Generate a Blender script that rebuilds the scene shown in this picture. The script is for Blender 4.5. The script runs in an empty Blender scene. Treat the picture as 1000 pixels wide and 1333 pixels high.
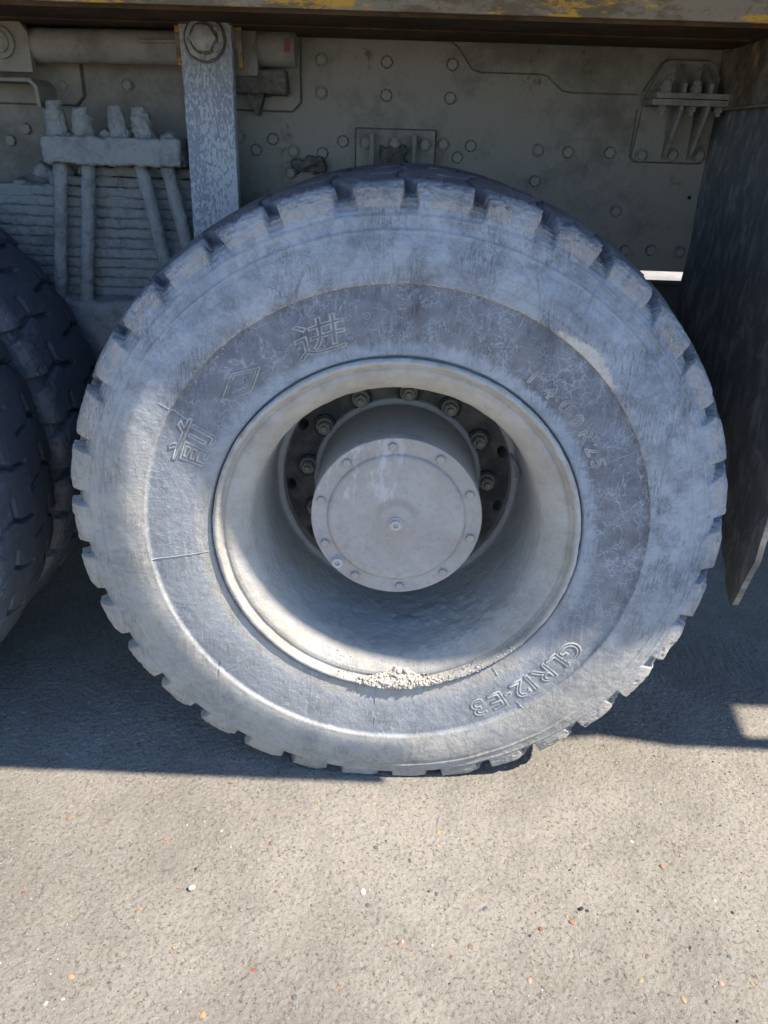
import bpy, bmesh, math, random
import numpy as np
from mathutils import Vector, Matrix
R_ = math.radians
sc = bpy.context.scene
col = sc.collection
random.seed(7)

# ------------------------------------------------------------------ camera
ZC = 0.655            # height of the wheel centres
cam_d = bpy.data.cameras.new('camera')
cam = bpy.data.objects.new('camera', cam_d); col.objects.link(cam)
th, yaw, roll = 0.4444, 0.0094, 0.0327
fw = Vector((-math.sin(yaw)*math.cos(th), math.cos(yaw)*math.cos(th), -math.sin(th)))
rt = Vector((math.cos(yaw), math.sin(yaw), 0)); up = rt.cross(fw)
rc = rt*math.cos(roll)+up*math.sin(roll); uc = up*math.cos(roll)-rt*math.sin(roll)
cam.matrix_world = Matrix(((rc.x, uc.x, -fw.x, -0.0131), (rc.y, uc.y, -fw.y, -1.4357), (rc.z, uc.z, -fw.z, 1.4), (0, 0, 0, 1)))
cam_d.sensor_fit = 'VERTICAL'; cam_d.sensor_height = 36; cam_d.lens = 27.34
cam_d.clip_start = 0.05; cam_d.clip_end = 2000
sc.camera = cam

# ------------------------------------------------------------------ light
w = bpy.data.worlds.new('World'); sc.world = w; w.use_nodes = True
nt = w.node_tree; bg = nt.nodes['Background']
sky = nt.nodes.new('ShaderNodeTexSky'); sky.sky_type = 'NISHITA'; sky.sun_disc = False
SB, SCV = 0.40, 1.40
SD = Vector((1.0, -SB, SCV)).normalized()      # towards the sun
sky.sun_elevation = math.asin(SD.z); sky.sun_rotation = math.atan2(SD.x, SD.y)
sky.air_density = 0.9; sky.dust_density = 0.0; sky.ozone_density = 6.0
nt.links.new(sky.outputs[0], bg.inputs[0]); bg.inputs[1].default_value = 0.15
sd = bpy.data.lights.new('sun', 'SUN'); sd.energy = 5.0; sd.angle = R_(0.53); sd.color = (1.0, 0.92, 0.80)
sun = bpy.data.objects.new('sun', sd); col.objects.link(sun)
sun.rotation_euler = SD.to_track_quat('Z', 'Y').to_euler()
vs = sc.view_settings; vs.view_transform = 'Standard'; vs.look = 'None'; vs.gamma = 1.0; vs.use_curve_mapping = False
vs.exposure = 0.95

# ------------------------------------------------------------------ noise (vectorised gradientless value noise)
_rng = np.random.default_rng(11)
_T = _rng.random((32, 32, 32)).astype(np.float32)*2-1
def vn(x, y, z):
    xi = np.floor(x).astype(np.int64); yi = np.floor(y).astype(np.int64); zi = np.floor(z).astype(np.int64)
    u = x-xi; v = y-yi; ww = z-zi
    u = u*u*(3-2*u); v = v*v*(3-2*v); ww = ww*ww*(3-2*ww)
    a, b, c = xi & 31, yi & 31, zi & 31; a1, b1, c1 = (a+1) & 31, (b+1) & 31, (c+1) & 31
    L = lambda p, q, t: p+(q-p)*t
    return L(L(L(_T[a, b, c], _T[a1, b, c], u), L(_T[a, b1, c], _T[a1, b1, c], u), v),
             L(L(_T[a, b, c1], _T[a1, b, c1], u), L(_T[a, b1, c1], _T[a1, b1, c1], u), v), ww)
def fbm(x, y, z, s, o=4, g=0.5):
    r = 0; a = 1.0
    for i in range(o):
        k = s*2.03**i
        r = r + a*vn(x*k+17.3*i, y*k+5.1*i, z*k+9.7*i); a *= g
    return r
def sstep(a, b, x):
    t = np.clip((x-a)/(b-a), 0, 1); return t*t*(3-2*t)

# ------------------------------------------------------------------ materials
class NB:
    def __init__(s, name):
        s.m = bpy.data.materials.new(name); s.m.use_nodes = True
        s.nt = s.m.node_tree; s.b = s.nt.nodes['Principled BSDF']; s.lk = s.nt.links.new
        s.co = s.nt.nodes.new('ShaderNodeTexCoord').outputs['Object']
    def n(s, t): return s.nt.nodes.new(t)
    def put(s, sock, v):
        if hasattr(v, 'links') or isinstance(v, bpy.types.NodeSocket): s.lk(v, sock)
        else: sock.default_value = v
    def math(s, op, a, b=0.0, c=0.0, clamp=False):
        n = s.n('ShaderNodeMath'); n.operation = op; n.use_clamp = clamp
        s.put(n.inputs[0], a); s.put(n.inputs[1], b)
        if op in ('MULTIPLY_ADD', 'SMOOTH_MIN', 'COMPARE'): s.put(n.inputs[2], c)
        return n.outputs[0]
    def noise(s, scale, detail=4, rough=0.55, co=None, dist=0.0):
        n = s.n('ShaderNodeTexNoise'); n.inputs['Scale'].default_value = scale; n.inputs['Detail'].default_value = detail
        n.inputs['Roughness'].default_value = rough; n.inputs['Distortion'].default_value = dist
        s.lk(co if co is not None else s.co, n.inputs['Vector']); return n.outputs[0]
    def ramp(s, v, a, b, lo=0.0, hi=1.0):
        n = s.n('ShaderNodeMapRange'); n.interpolation_type = 'SMOOTHSTEP'
        s.put(n.inputs[0], v); s.put(n.inputs[1], a); s.put(n.inputs[2], b); n.inputs[3].default_value = lo; n.inputs[4].default_value = hi
        return n.outputs[0]
    def mix(s, f, a, b):
        n = s.n('ShaderNodeMix'); n.data_type = 'RGBA'
        s.put(n.inputs[0], f)
        for i, v in ((6, a), (7, b)):
            if isinstance(v, tuple): n.inputs[i].default_value = (*v, 1)
            else: s.lk(v, n.inputs[i])
        return n.outputs[2]
    def map(s, scale, rot=(0, 0, 0), co=None):
        n = s.n('ShaderNodeMapping'); n.inputs['Scale'].default_value = scale; n.inputs['Rotation'].default_value = rot
        s.lk(co if co is not None else s.co, n.inputs[0]); return n.outputs[0]
    def bump(s, h, dist, strength=1.0, prev=None):
        n = s.n('ShaderNodeBump'); n.inputs['Distance'].default_value = dist; n.inputs['Strength'].default_value = strength
        s.lk(h, n.inputs['Height'])
        if prev is not None: s.lk(prev, n.inputs['Normal'])
        return n.outputs[0]
    def upz(s):
        g = s.n('ShaderNodeNewGeometry'); x = s.n('ShaderNodeSeparateXYZ'); s.lk(g.outputs['Normal'], x.inputs[0]); return x.outputs[2]
    def done(s, colr, rough=0.9, nrm=None, spec=0.25, metal=0.0):
        s.put(s.b.inputs['Base Color'], colr if not isinstance(colr, tuple) else (*colr, 1))
        s.put(s.b.inputs['Roughness'], rough); s.b.inputs['Specular IOR Level'].default_value = spec; s.put(s.b.inputs['Metallic'], metal)
        if nrm is not None: s.lk(nrm, s.b.inputs['Normal'])
        return s.m

def dusty(name, base, dust, amt=0.5, sc1=9.0, bump=0.0008, grain=160, topdust=0.3, rust=None, rust_amt=0.2, spec=0.25, coarse=0.0):
    k = NB(name)
    n1 = k.noise(sc1, 6, 0.65); n2 = k.noise(sc1*5.3, 5, 0.7)
    f = k.math('ADD', k.math('MULTIPLY', n1, 0.65), k.math('MULTIPLY', n2, 0.35))
    f = k.ramp(f, 0.62-0.42*amt, 0.80-0.42*amt)
    f = k.math('ADD', f, k.math('MULTIPLY', k.ramp(k.upz(), 0.2, 0.9), topdust), clamp=True)
    c = k.mix(f, base, dust)
    if rust: c = k.mix(k.ramp(k.noise(sc1*1.7, 6, 0.7, k.map((1.3, 0.8, 0.9))), 0.66-rust_amt*0.5, 0.76-rust_amt*0.5), c, rust)
    g = k.noise(grain, 3, 0.7); c = k.mix(k.ramp(g, 0.3, 0.75, 0.0, 0.3), c, k.mix(0.5, c, tuple(min(1, v*1.5) for v in dust)))
    dk = k.noise(grain*0.4, 4, 0.75); c = k.mix(k.ramp(dk, 0.62, 0.72, 0.0, 0.45), c, tuple(v*0.6 for v in base))
    nr = k.bump(g, bump)
    nr = k.bump(k.noise(grain*0.22, 5, 0.7), bump*2.2, 0.8, nr)
    if coarse: nr = k.bump(k.noise(22, 4, 0.6), coarse, 0.8, nr)
    return k.done(c, 0.92, nr, spec)

DUST = (0.34, 0.31, 0.27)
M = {}
M['rail'] = dusty('dusty_rail_steel', (0.15, 0.135, 0.108), (0.255, 0.23, 0.188), 0.6, 3.5, 0.0012, 210, 0.2, (0.11, 0.06, 0.035), 0.12)
M['bolt'] = dusty('dusty_bolt_steel', (0.155, 0.142, 0.115), (0.26, 0.236, 0.194), 0.55, 25, 0.0006, 260, 0.2)
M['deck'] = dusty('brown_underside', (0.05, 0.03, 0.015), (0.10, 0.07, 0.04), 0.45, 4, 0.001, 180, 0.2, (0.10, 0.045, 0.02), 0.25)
M['mud'] = dusty('caked_grey_mud', (0.16, 0.165, 0.155), (0.27, 0.275, 0.26), 0.65, 11, 0.0035, 150, 0.25, coarse=0.003)
M['hub'] = dusty('dusty_hub_cap', (0.34, 0.31, 0.285), (0.48, 0.45, 0.42), 0.62, 7, 0.0006, 300, 0.1)
M['hubside'] = dusty('grey_hub_casing', (0.24, 0.24, 0.235), (0.36, 0.355, 0.34), 0.6, 8, 0.0005, 300, 0.2)
M['nut'] = dusty('dusty_nut', (0.20, 0.19, 0.175), (0.36, 0.34, 0.31), 0.6, 40, 0.0004, 300, 0.2)
M['oily'] = dusty('oily_washer', (0.03, 0.03, 0.03), (0.07, 0.07, 0.07), 0.4, 30, 0.0004, 300, 0.0, spec=0.5)
M['black'] = dusty('black_steel', (0.02, 0.02, 0.02), (0.04, 0.04, 0.04), 0.4, 6)  # even near-black steel tone
M['darkmud'] = dusty('dark_caked_dirt', (0.075, 0.066, 0.052), (0.15, 0.135, 0.11), 0.5, 14, 0.002, 150, 0.2)
M['seam'] = dusty('dark_seam_strip', (0.085, 0.072, 0.056), (0.15, 0.13, 0.10), 0.4, 40, 0.001, 200, 0)
M['clod'] = dusty('pale_dry_mud', (0.38, 0.34, 0.285), (0.50, 0.455, 0.39), 0.7, 60, 0.001, 400, 0.0)
M['body'] = dusty('dump_body_paint', (0.30, 0.20, 0.06), (0.34, 0.31, 0.27), 0.5, 2)

def mat_rim():
    k = NB('dusty_rim_steel')
    sx = k.n('ShaderNodeSeparateXYZ'); k.lk(k.co, sx.inputs[0])
    v = k.n('ShaderNodeCombineXYZ'); k.lk(sx.outputs[0], v.inputs[0]); k.lk(sx.outputs[2], v.inputs[1])
    ln = k.n('ShaderNodeVectorMath'); ln.operation = 'LENGTH'; k.lk(v.outputs[0], ln.inputs[0]); r = ln.outputs[1]
    n1 = k.noise(9, 6, 0.65); n2 = k.noise(45, 5, 0.7)
    c = k.mix(k.ramp(n1, 0.35, 0.65), (0.37, 0.35, 0.315), (0.45, 0.43, 0.395))
    c = k.mix(k.ramp(n2, 0.5, 0.7, 0, 0.5), c, (0.30, 0.27, 0.225))
    # brown weathering low on the flange, bare pale scraped steel along the lip
    fl = k.math('MULTIPLY', k.ramp(r, 0.335, 0.35), k.ramp(r, 0.376, 0.366))
    c = k.mix(k.math('MULTIPLY', fl, k.ramp(k.noise(14, 5, 0.7), 0.45, 0.62, 0, 0.35)), c, (0.29, 0.245, 0.185))
    lip = k.math('MULTIPLY', k.ramp(r, 0.372, 0.3765), k.ramp(k.noise(26, 5, 0.7), 0.46, 0.56))
    c = k.mix(k.math('MULTIPLY', lip, 0.7), c, (0.50, 0.50, 0.50))
    rs = k.math('MULTIPLY', k.ramp(r, 0.370, 0.373), k.ramp(k.noise(34, 4, 0.6), 0.66, 0.76, 0, 0.6))
    c = k.mix(rs, c, (0.32, 0.16, 0.09))
    # grey film deeper in the barrel
    dp = k.ramp(sx.outputs[1], 0.05, 0.16)
    c = k.mix(k.math('MULTIPLY', dp, 0.65), c, (0.375, 0.365, 0.345))
    # mud splat low right in the barrel
    spl = k.math('MULTIPLY', k.ramp(k.noise(12, 6, 0.75), 0.53, 0.6), k.ramp(sx.outputs[2], -0.05, -0.2))
    c = k.mix(k.math('MULTIPLY', spl, 0.3), c, (0.27, 0.255, 0.24))
    g = k.noise(230, 4, 0.7)
    nr = k.bump(g, 0.0016)
    nr = k.bump(k.noise(70, 4, 0.7), 0.0022, 0.9, nr)
    nr = k.bump(spl, 0.0012, 0.5, nr)
    nr = k.bump(k.noise(14, 3, 0.5), 0.004, 0.5, nr)
    return k.done(c, 0.93, nr, 0.2)
M['rim'] = mat_rim()

def mat_cap():
    k = NB('dusty_hub_cap_face')
    sx = k.n('ShaderNodeSeparateXYZ'); k.lk(k.co, sx.inputs[0]); v = k.n('ShaderNodeCombineXYZ'); k.lk(sx.outputs[0], v.inputs[0]); k.lk(sx.outputs[2], v.inputs[1])
    ln = k.n('ShaderNodeVectorMath'); ln.operation = 'LENGTH'; k.lk(v.outputs[0], ln.inputs[0]); r = ln.outputs[1]
    n1 = k.noise(8, 6, 0.7); n2 = k.noise(70, 6, 0.75)
    c = k.mix(k.ramp(n1, 0.35, 0.65), (0.37, 0.335, 0.305), (0.43, 0.40, 0.37))
    c = k.mix(k.ramp(n2, 0.52, 0.66, 0, 0.45), c, (0.30, 0.265, 0.235))
    cr = k.math('MULTIPLY', k.ramp(k.math('ABSOLUTE', k.math('SUBTRACT', r, 0.045)), 0.014, 0.002), k.ramp(k.noise(16, 4, 0.7), 0.42, 0.6))
    c = k.mix(k.math('MULTIPLY', cr, 0.5), c, (0.30, 0.235, 0.185))
    gr = k.math('MULTIPLY', k.ramp(k.math('ABSOLUTE', k.math('SUBTRACT', r, 0.1515)), 0.004, 0.0005), k.ramp(k.noise(20, 4, 0.7), 0.35, 0.6))
    c = k.mix(k.math('MULTIPLY', gr, 0.55), c, (0.22, 0.195, 0.17))
    # pale wiped smears high on the left
    sm = k.noise(1.0, 5, 0.75, k.map((22, 22, 9), (0, 0.35, 0)))
    sm = k.math('MULTIPLY', k.ramp(sm, 0.50, 0.62), k.math('MULTIPLY', k.ramp(sx.outputs[2], 0.02, 0.06), k.ramp(sx.outputs[0], 0.05, -0.02)))
    c = k.mix(k.math('MULTIPLY', sm, 0.7), c, (0.56, 0.55, 0.54))
    fl = k.noise(26, 6, 0.7); fe = k.math('MULTIPLY', k.ramp(k.math('ABSOLUTE', k.math('SUBTRACT', fl, 0.52)), 0.007, 0.0), k.ramp(sx.outputs[2], 0.0, -0.04))
    c = k.mix(k.math('MULTIPLY', fe, 0.6), c, (0.24, 0.215, 0.19))
    nr = k.bump(n2, 0.0008); nr = k.bump(k.noise(280, 3, 0.7), 0.0004, 0.8, nr); nr = k.bump(k.ramp(fl, 0.515, 0.53), 0.0007, 0.5, nr)
    return k.done(c, 0.85, nr, 0.3)
M['cap'] = mat_cap()

def mat_disc():
    k = NB('dark_wheel_disc')
    c = k.mix(k.ramp(k.noise(10, 6, 0.7), 0.4, 0.65), (0.06, 0.055, 0.05), (0.14, 0.125, 0.105))
    c = k.mix(k.ramp(k.noise(90, 4, 0.7), 0.6, 0.75, 0, 0.5), c, (0.2, 0.18, 0.15))
    return k.done(c, 0.85, k.bump(k.noise(120, 4, 0.7), 0.0012), 0.3)
M['disc'] = mat_disc()

def mat_tyre(name='weathered_dusty_rubber', dirt=1.0):
    k = NB(name)
    sx = k.n('ShaderNodeSeparateXYZ'); k.lk(k.co, sx.inputs[0])
    X, Y, Z = sx.outputs
    v = k.n('ShaderNodeCombineXYZ'); k.lk(X, v.inputs[0]); k.lk(Z, v.inputs[1])
    ln = k.n('ShaderNodeVectorMath'); ln.operation = 'LENGTH'; k.lk(v.outputs[0], ln.inputs[0]); r = ln.outputs[1]
    ang = k.math('ARCTAN2', Z, X)
    # polar coordinates for radial streaks (long across the radius, short round the tyre)
    pc = k.n('ShaderNodeCombineXYZ'); k.lk(k.math('MULTIPLY', k.math('SINE', ang), 1.0), pc.inputs[0]); k.lk(k.math('COSINE', ang), pc.inputs[1]); k.lk(k.math('MULTIPLY', r, 0.9), pc.inputs[2])
    streak = k.noise(34, 5, 0.7, pc.outputs[0])
    ring = k.noise(3.0, 4, 0.6, k.map((0.4, 0.4, 42), co=pc.outputs[0]))
    big = k.noise(3.2, 4, 0.6); mid = k.noise(14, 6, 0.68); fine = k.noise(85, 5, 0.7); grit = k.noise(420, 3, 0.6)
    rn = k.math('ADD', r, k.math('MULTIPLY', k.math('SUBTRACT', streak, 0.5), 0.05))
    rn2 = k.math('ADD', r, k.math('MULTIPLY', k.math('SUBTRACT', fine, 0.5), 0.012))
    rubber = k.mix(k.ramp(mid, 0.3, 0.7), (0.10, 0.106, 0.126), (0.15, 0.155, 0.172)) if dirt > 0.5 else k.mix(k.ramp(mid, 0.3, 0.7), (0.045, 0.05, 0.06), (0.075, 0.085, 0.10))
    dust = k.mix(k.ramp(big, 0.35, 0.65), (0.295, 0.335, 0.395), (0.37, 0.40, 0.445))
    tan = (0.42, 0.39, 0.345)
    # inner, brushed dusty ring against the flange
    low = k.math('MULTIPLY', k.ramp(k.math('ADD', Z, k.math('MULTIPLY', X, 0.45)), 0.25, -0.22), dirt)                       # the lower left is paler: splashed dust, plus sunlit warmth painted into the colour
    inner = k.ramp(rn, k.math('ADD', 0.420, k.math('MULTIPLY', low, 0.018)), k.math('ADD', 0.40, k.math('MULTIPLY', low, 0.008)), 0, 1)
    band = k.math('MULTIPLY', k.math('SUBTRACT', 1.0, inner), k.ramp(rn2, 0.5185, 0.5165))
    # crazed pale veins of dried dust over the dark band
    def veins(scale, wth, off):
        warp = k.n('ShaderNodeVectorMath'); warp.operation = 'MULTIPLY_ADD'
        nz = k.n('ShaderNodeTexNoise'); nz.inputs['Scale'].default_value = scale*1.3; nz.inputs['Detail'].default_value = 4; k.lk(k.co, nz.inputs['Vector'])
        k.lk(nz.outputs['Color'], warp.inputs[0]); warp.inputs[1].default_value = (0.9/scale,)*3
        ad = k.n('ShaderNodeVectorMath'); ad.operation = 'ADD'; k.lk(k.co, ad.inputs[0]); ad.inputs[1].default_value = (off, off*0.7, off*1.3)
        k.lk(ad.outputs[0], warp.inputs[2])
        vo = k.n('ShaderNodeTexVoronoi'); vo.feature = 'DISTANCE_TO_EDGE'; vo.inputs['Scale'].default_value = scale; vo.inputs['Randomness'].default_value = 1
        k.lk(warp.outputs[0], vo.inputs['Vector'])
        return k.ramp(vo.outputs['Distance'], wth, wth*0.15)
    vA = k.math('MULTIPLY', veins(26, 0.035, 0.3), k.ramp(k.noise(7, 3, 0.6), 0.5, 0.6))
    vB = k.math('MULTIPLY', veins(60, 0.09, 1.7), k.ramp(k.noise(11, 3, 0.6), 0.5, 0.62))
    def ridged(scale, wd, off, det=6, rg=0.68):
        n = k.noise(scale, det, rg, k.map((1, 1, 1), (off, off*2, 0)), 0.4); return k.ramp(k.math('ABSOLUTE', k.math('SUBTRACT', n, 0.5)), wd, wd*0.2)
    r1 = k.math('MULTIPLY', ridged(11, 0.013, 0.5), k.ramp(k.noise(16, 3, 0.6), 0.36, 0.5)); r2 = k.math('MULTIPLY', ridged(30, 0.022, 1.1), k.ramp(k.noise(8, 3, 0.6), 0.45, 0.6))
    vv = k.math('MAXIMUM', k.math('MAXIMUM', k.math('MULTIPLY', vA, 0.8), k.math('MULTIPLY', vB, 0.6)), k.math('MAXIMUM', r1, k.math('MULTIPLY', r2, 0.75)))
    # straight-ish scratches in several directions
    def scr(rot, sc_, th_):
        n = k.noise(1.0, 3, 0.55, k.map((sc_*26, sc_*26, sc_), rot)); return k.ramp(k.math('ABSOLUTE', k.math('SUBTRACT', n, 0.5)), th_, 0.0)
    mk = k.ramp(k.noise(9, 3, 0.6), 0.46, 0.6)
    s1 = scr((0, 0.6, 0), 5, 0.012); s2 = scr((0, -0.9, 0), 6, 0.010); s3 = scr((0, 1.8, 0), 5, 0.010)
    ss = k.math('MULTIPLY', k.math('MAXIMUM', k.math('MAXIMUM', s1, s2), s3), mk)
    # composition by radius
    amt = k.ramp(mid, 0.2, 0.75, 0.0, 0.34)
    f = k.math('MULTIPLY', inner, k.ramp(fine, 0.2, 0.6, 0.75, 1.0))
    bandf = k.math('MULTIPLY', band, k.math('ADD', k.math('MULTIPLY', vv, 0.85), k.math('ADD', k.math('ADD', amt, k.math('MULTIPLY', low, 0.36)), k.math('MULTIPLY', k.ramp(streak, 0.5, 0.8), 0.22))))
    outer = k.ramp(rn2, 0.516, 0.5185)
    o_amt = k.math('ADD', k.ramp(k.math('ADD', k.math('MULTIPLY', mid, 0.6), k.math('MULTIPLY', k.noise(38, 6, 0.75), 0.4)), 0.38, 0.60, 0.42, 0.94), k.math('MULTIPLY', k.ramp(streak, 0.35, 0.7), 0.12))
    o_amt = k.math('SUBTRACT', o_amt, k.math('MULTIPLY', ss, 0.5))
    s4 = scr((0, 1.2, 0), 7, 0.012); s5 = scr((0, -0.3, 0), 8, 0.012); ws_ = k.math('MULTIPLY', k.math('MAXIMUM', s4, s5), k.ramp(k.noise(6, 3, 0.6), 0.42, 0.6)); o_amt = k.math('ADD', o_amt, k.math('MULTIPLY', ws_, 0.35))
    o_amt = k.math('SUBTRACT', o_amt, k.math('MULTIPLY', k.ramp(ring, 0.55, 0.7), 0.18))
    f = k.math('ADD', f, k.math('ADD', bandf, k.math('MULTIPLY', outer, o_amt)), clamp=True)
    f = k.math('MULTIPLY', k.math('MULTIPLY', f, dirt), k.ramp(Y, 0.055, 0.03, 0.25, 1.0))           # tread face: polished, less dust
    rubber = k.mix(k.ramp(Y, 0.03, 0.05), rubber, (0.06, 0.07, 0.092))
    c = k.mix(f, rubber, dust)
    # painted highlight line on the ridge and on the outer ribs
    def line(r0, w_, lo=0.42):
        return k.math('MULTIPLY', k.ramp(k.math('ABSOLUTE', k.math('SUBTRACT', r, r0)), w_, 0.0), k.ramp(fine, lo, lo+0.15))
    ll = k.math('MAXIMUM', line(0.518, 0.0022, 0.40), k.math('MULTIPLY', k.math('MAXIMUM', line(0.606, 0.0022), line(0.630, 0.002)), 0.7))
    c = k.mix(k.math('MULTIPLY', ll, 0.40*dirt), c, (0.47, 0.45, 0.42))
    # pale vertical streaks on the outer bulge
    c = k.mix(k.math('MULTIPLY', k.math('MULTIPLY', outer, k.ramp(streak, 0.56, 0.68)), 0.15*dirt), c, (0.47, 0.46, 0.45))
    # tan, freshly torn faces on the shoulder lugs and low down a tan film, part dust, part painted sun warmth
    lug = k.math('MULTIPLY', k.ramp(rn2, 0.642, 0.648), k.ramp(rn2, 0.681, 0.674))
    lugm = k.math('MULTIPLY', lug, k.ramp(k.noise(20, 5, 0.7), 0.40, 0.52))
    c = k.mix(k.math('MULTIPLY', lugm, k.ramp(Y, 0.04, 0.02, 0, 0.55*dirt)), c, (0.39, 0.34, 0.29))
    c = k.mix(k.math('MULTIPLY', k.math('MULTIPLY', low, k.math('MAXIMUM', k.math('MAXIMUM', outer, inner), k.math('MULTIPLY', band, 0.4))), k.ramp(mid, 0.3, 0.7, 0.5, 0.9)), c, (0.385, 0.355, 0.30))
    # a pale warm patch right of the top, just outside the ridge
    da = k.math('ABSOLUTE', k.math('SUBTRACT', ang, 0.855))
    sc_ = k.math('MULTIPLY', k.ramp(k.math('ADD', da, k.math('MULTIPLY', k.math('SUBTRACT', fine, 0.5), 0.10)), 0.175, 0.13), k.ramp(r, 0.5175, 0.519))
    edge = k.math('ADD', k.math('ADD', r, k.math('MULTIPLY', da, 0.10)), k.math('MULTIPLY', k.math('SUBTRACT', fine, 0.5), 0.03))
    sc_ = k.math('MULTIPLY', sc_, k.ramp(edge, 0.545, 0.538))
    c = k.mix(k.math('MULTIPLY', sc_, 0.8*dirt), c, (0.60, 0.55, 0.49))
    # dark hairline cracks
    ck = k.math('MULTIPLY', veins(9, 0.005, 4.2), k.ramp(k.noise(7, 3, 0.6), 0.60, 0.64))
    ck = k.math('MULTIPLY', ck, k.ramp(r, 0.50, 0.53))
    c = k.mix(k.math('MULTIPLY', ck, 0.45), c, (0.05, 0.05, 0.055))
    nk = k.noise(1.0, 5, 0.8, k.map((70, 70, 170))); c = k.mix(k.math('MULTIPLY', k.ramp(nk, 0.58, 0.66, 0, 0.34), outer), c, (0.12, 0.13, 0.16))
    nk2 = k.noise(1.0, 5, 0.8, k.map((160, 70, 60), (0, 0.7, 0))); c = k.mix(k.math('MULTIPLY', k.ramp(nk2, 0.60, 0.68, 0, 0.22), outer), c, (0.50, 0.52, 0.55))
    c = k.mix(k.ramp(grit, 0.60, 0.75, 0, 0.35*dirt), c, (0.45, 0.43, 0.40))
    nr = k.bump(fine, 0.0024, 0.9)
    nr = k.bump(grit, 0.0005, 0.8, nr)
    nr = k.bump(streak, 0.002, 0.35, nr)
    nr = k.bump(vv, 0.0008, 0.8, nr)
    inv = k.math('SUBTRACT', 1.0, ss); nr = k.bump(inv, 0.001, 0.8, nr)
    nr = k.bump(k.math('SUBTRACT', 1.0, ck), 0.001, 0.7, nr)
    nr = k.bump(mid, 0.004, 0.5, nr)
    rough = k.ramp(f, 0.0, 1.0, 0.55, 0.9)
    return k.done(c, rough, nr, 0.35)
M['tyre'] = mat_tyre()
M['tyre_dark'] = mat_tyre('darker_black_rubber', 0.30)  # darker rubber with less dust, for the left-hand tyres

def mat_letter():
    k = NB('dusty_raised_lettering')
    c = k.mix(k.ramp(k.noise(40, 5, 0.7), 0.35, 0.65), (0.24, 0.245, 0.255), (0.41, 0.40, 0.385))
    return k.done(c, 0.85, k.bump(k.noise(300, 3), 0.0004), 0.3)
M['letter'] = mat_letter()

def mat_ground():
    k = NB('worn_pebbly_concrete')
    big = k.noise(1.6, 5, 0.6); mid = k.noise(9, 6, 0.7); fine = k.noise(150, 6, 0.8); gr = k.noise(420, 3, 0.8)
    c = k.mix(k.ramp(big, 0.36, 0.62), (0.30, 0.27, 0.228), (0.43, 0.39, 0.335))
    c = k.mix(k.ramp(mid, 0.42, 0.7, 0, 0.5), c, (0.275, 0.25, 0.218))
    c = k.mix(k.ramp(fine, 0.52, 0.66, 0, 0.75), c, (0.47, 0.435, 0.385))
    c = k.mix(k.ramp(k.noise(120, 6, 0.85, k.map((1, 1, 1), (0, 0, 1))), 0.53, 0.61, 0, 0.9), c, (0.14, 0.122, 0.10))
    c = k.mix(k.ramp(gr, 0.58, 0.72, 0, 0.5), c, (0.56, 0.53, 0.48))
    def stones(scale, r, thr, off):
        vo = k.n('ShaderNodeTexVoronoi'); vo.inputs['Scale'].default_value = scale
        ws = k.n('ShaderNodeVectorMath'); ws.operation = 'MULTIPLY_ADD'; nz = k.n('ShaderNodeTexNoise'); nz.inputs['Scale'].default_value = scale*1.2; k.lk(k.co, nz.inputs['Vector'])
        k.lk(nz.outputs['Color'], ws.inputs[0]); ws.inputs[1].default_value = (0.9/scale,)*3; k.lk(k.map((1, 1.35, 1), (0, 0, off)), ws.inputs[2]); k.lk(ws.outputs[0], vo.inputs['Vector'])
        hs = k.n('ShaderNodeSeparateColor'); k.lk(vo.outputs['Color'], hs.inputs[0])
        m = k.math('MULTIPLY', k.ramp(vo.outputs['Distance'], r, r*0.8), k.math('GREATER_THAN', hs.outputs[2], thr))
        cr = k.n('ShaderNodeValToRGB'); cr.color_ramp.interpolation = 'CONSTANT'
        cols = [(0.15, 0.155, 0.155), (0.46, 0.43, 0.38), (0.24, 0.20, 0.16), (0.36, 0.235, 0.16), (0.20, 0.205, 0.19), (0.42, 0.34, 0.22), (0.30, 0.17, 0.12), (0.52, 0.50, 0.46)]
        el = cr.color_ramp.elements
        while len(el) < len(cols): el.new(0.5)
        for q, cc in enumerate(cols): el[q].position = q/len(cols); el[q].color = (*cc, 1)
        k.lk(hs.outputs[0], cr.inputs[0]); return m, cr.outputs[0]
    m1, c1 = stones(105, 0.30, 0.72, 0.4); m2, c2 = stones(55, 0.22, 0.90, 1.3)
    c = k.mix(k.math('MULTIPLY', m1, 0.6), c, c1); c = k.mix(k.math('MULTIPLY', m2, 0.7), c, c2)
    nr = k.bump(gr, 0.0014, 0.8)
    nr = k.bump(fine, 0.0065, 1.0, nr)
    nr = k.bump(m1, 0.0006, 0.7, nr)
    return k.done(c, 0.95, nr, 0.2)
M['ground'] = mat_ground()

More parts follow.
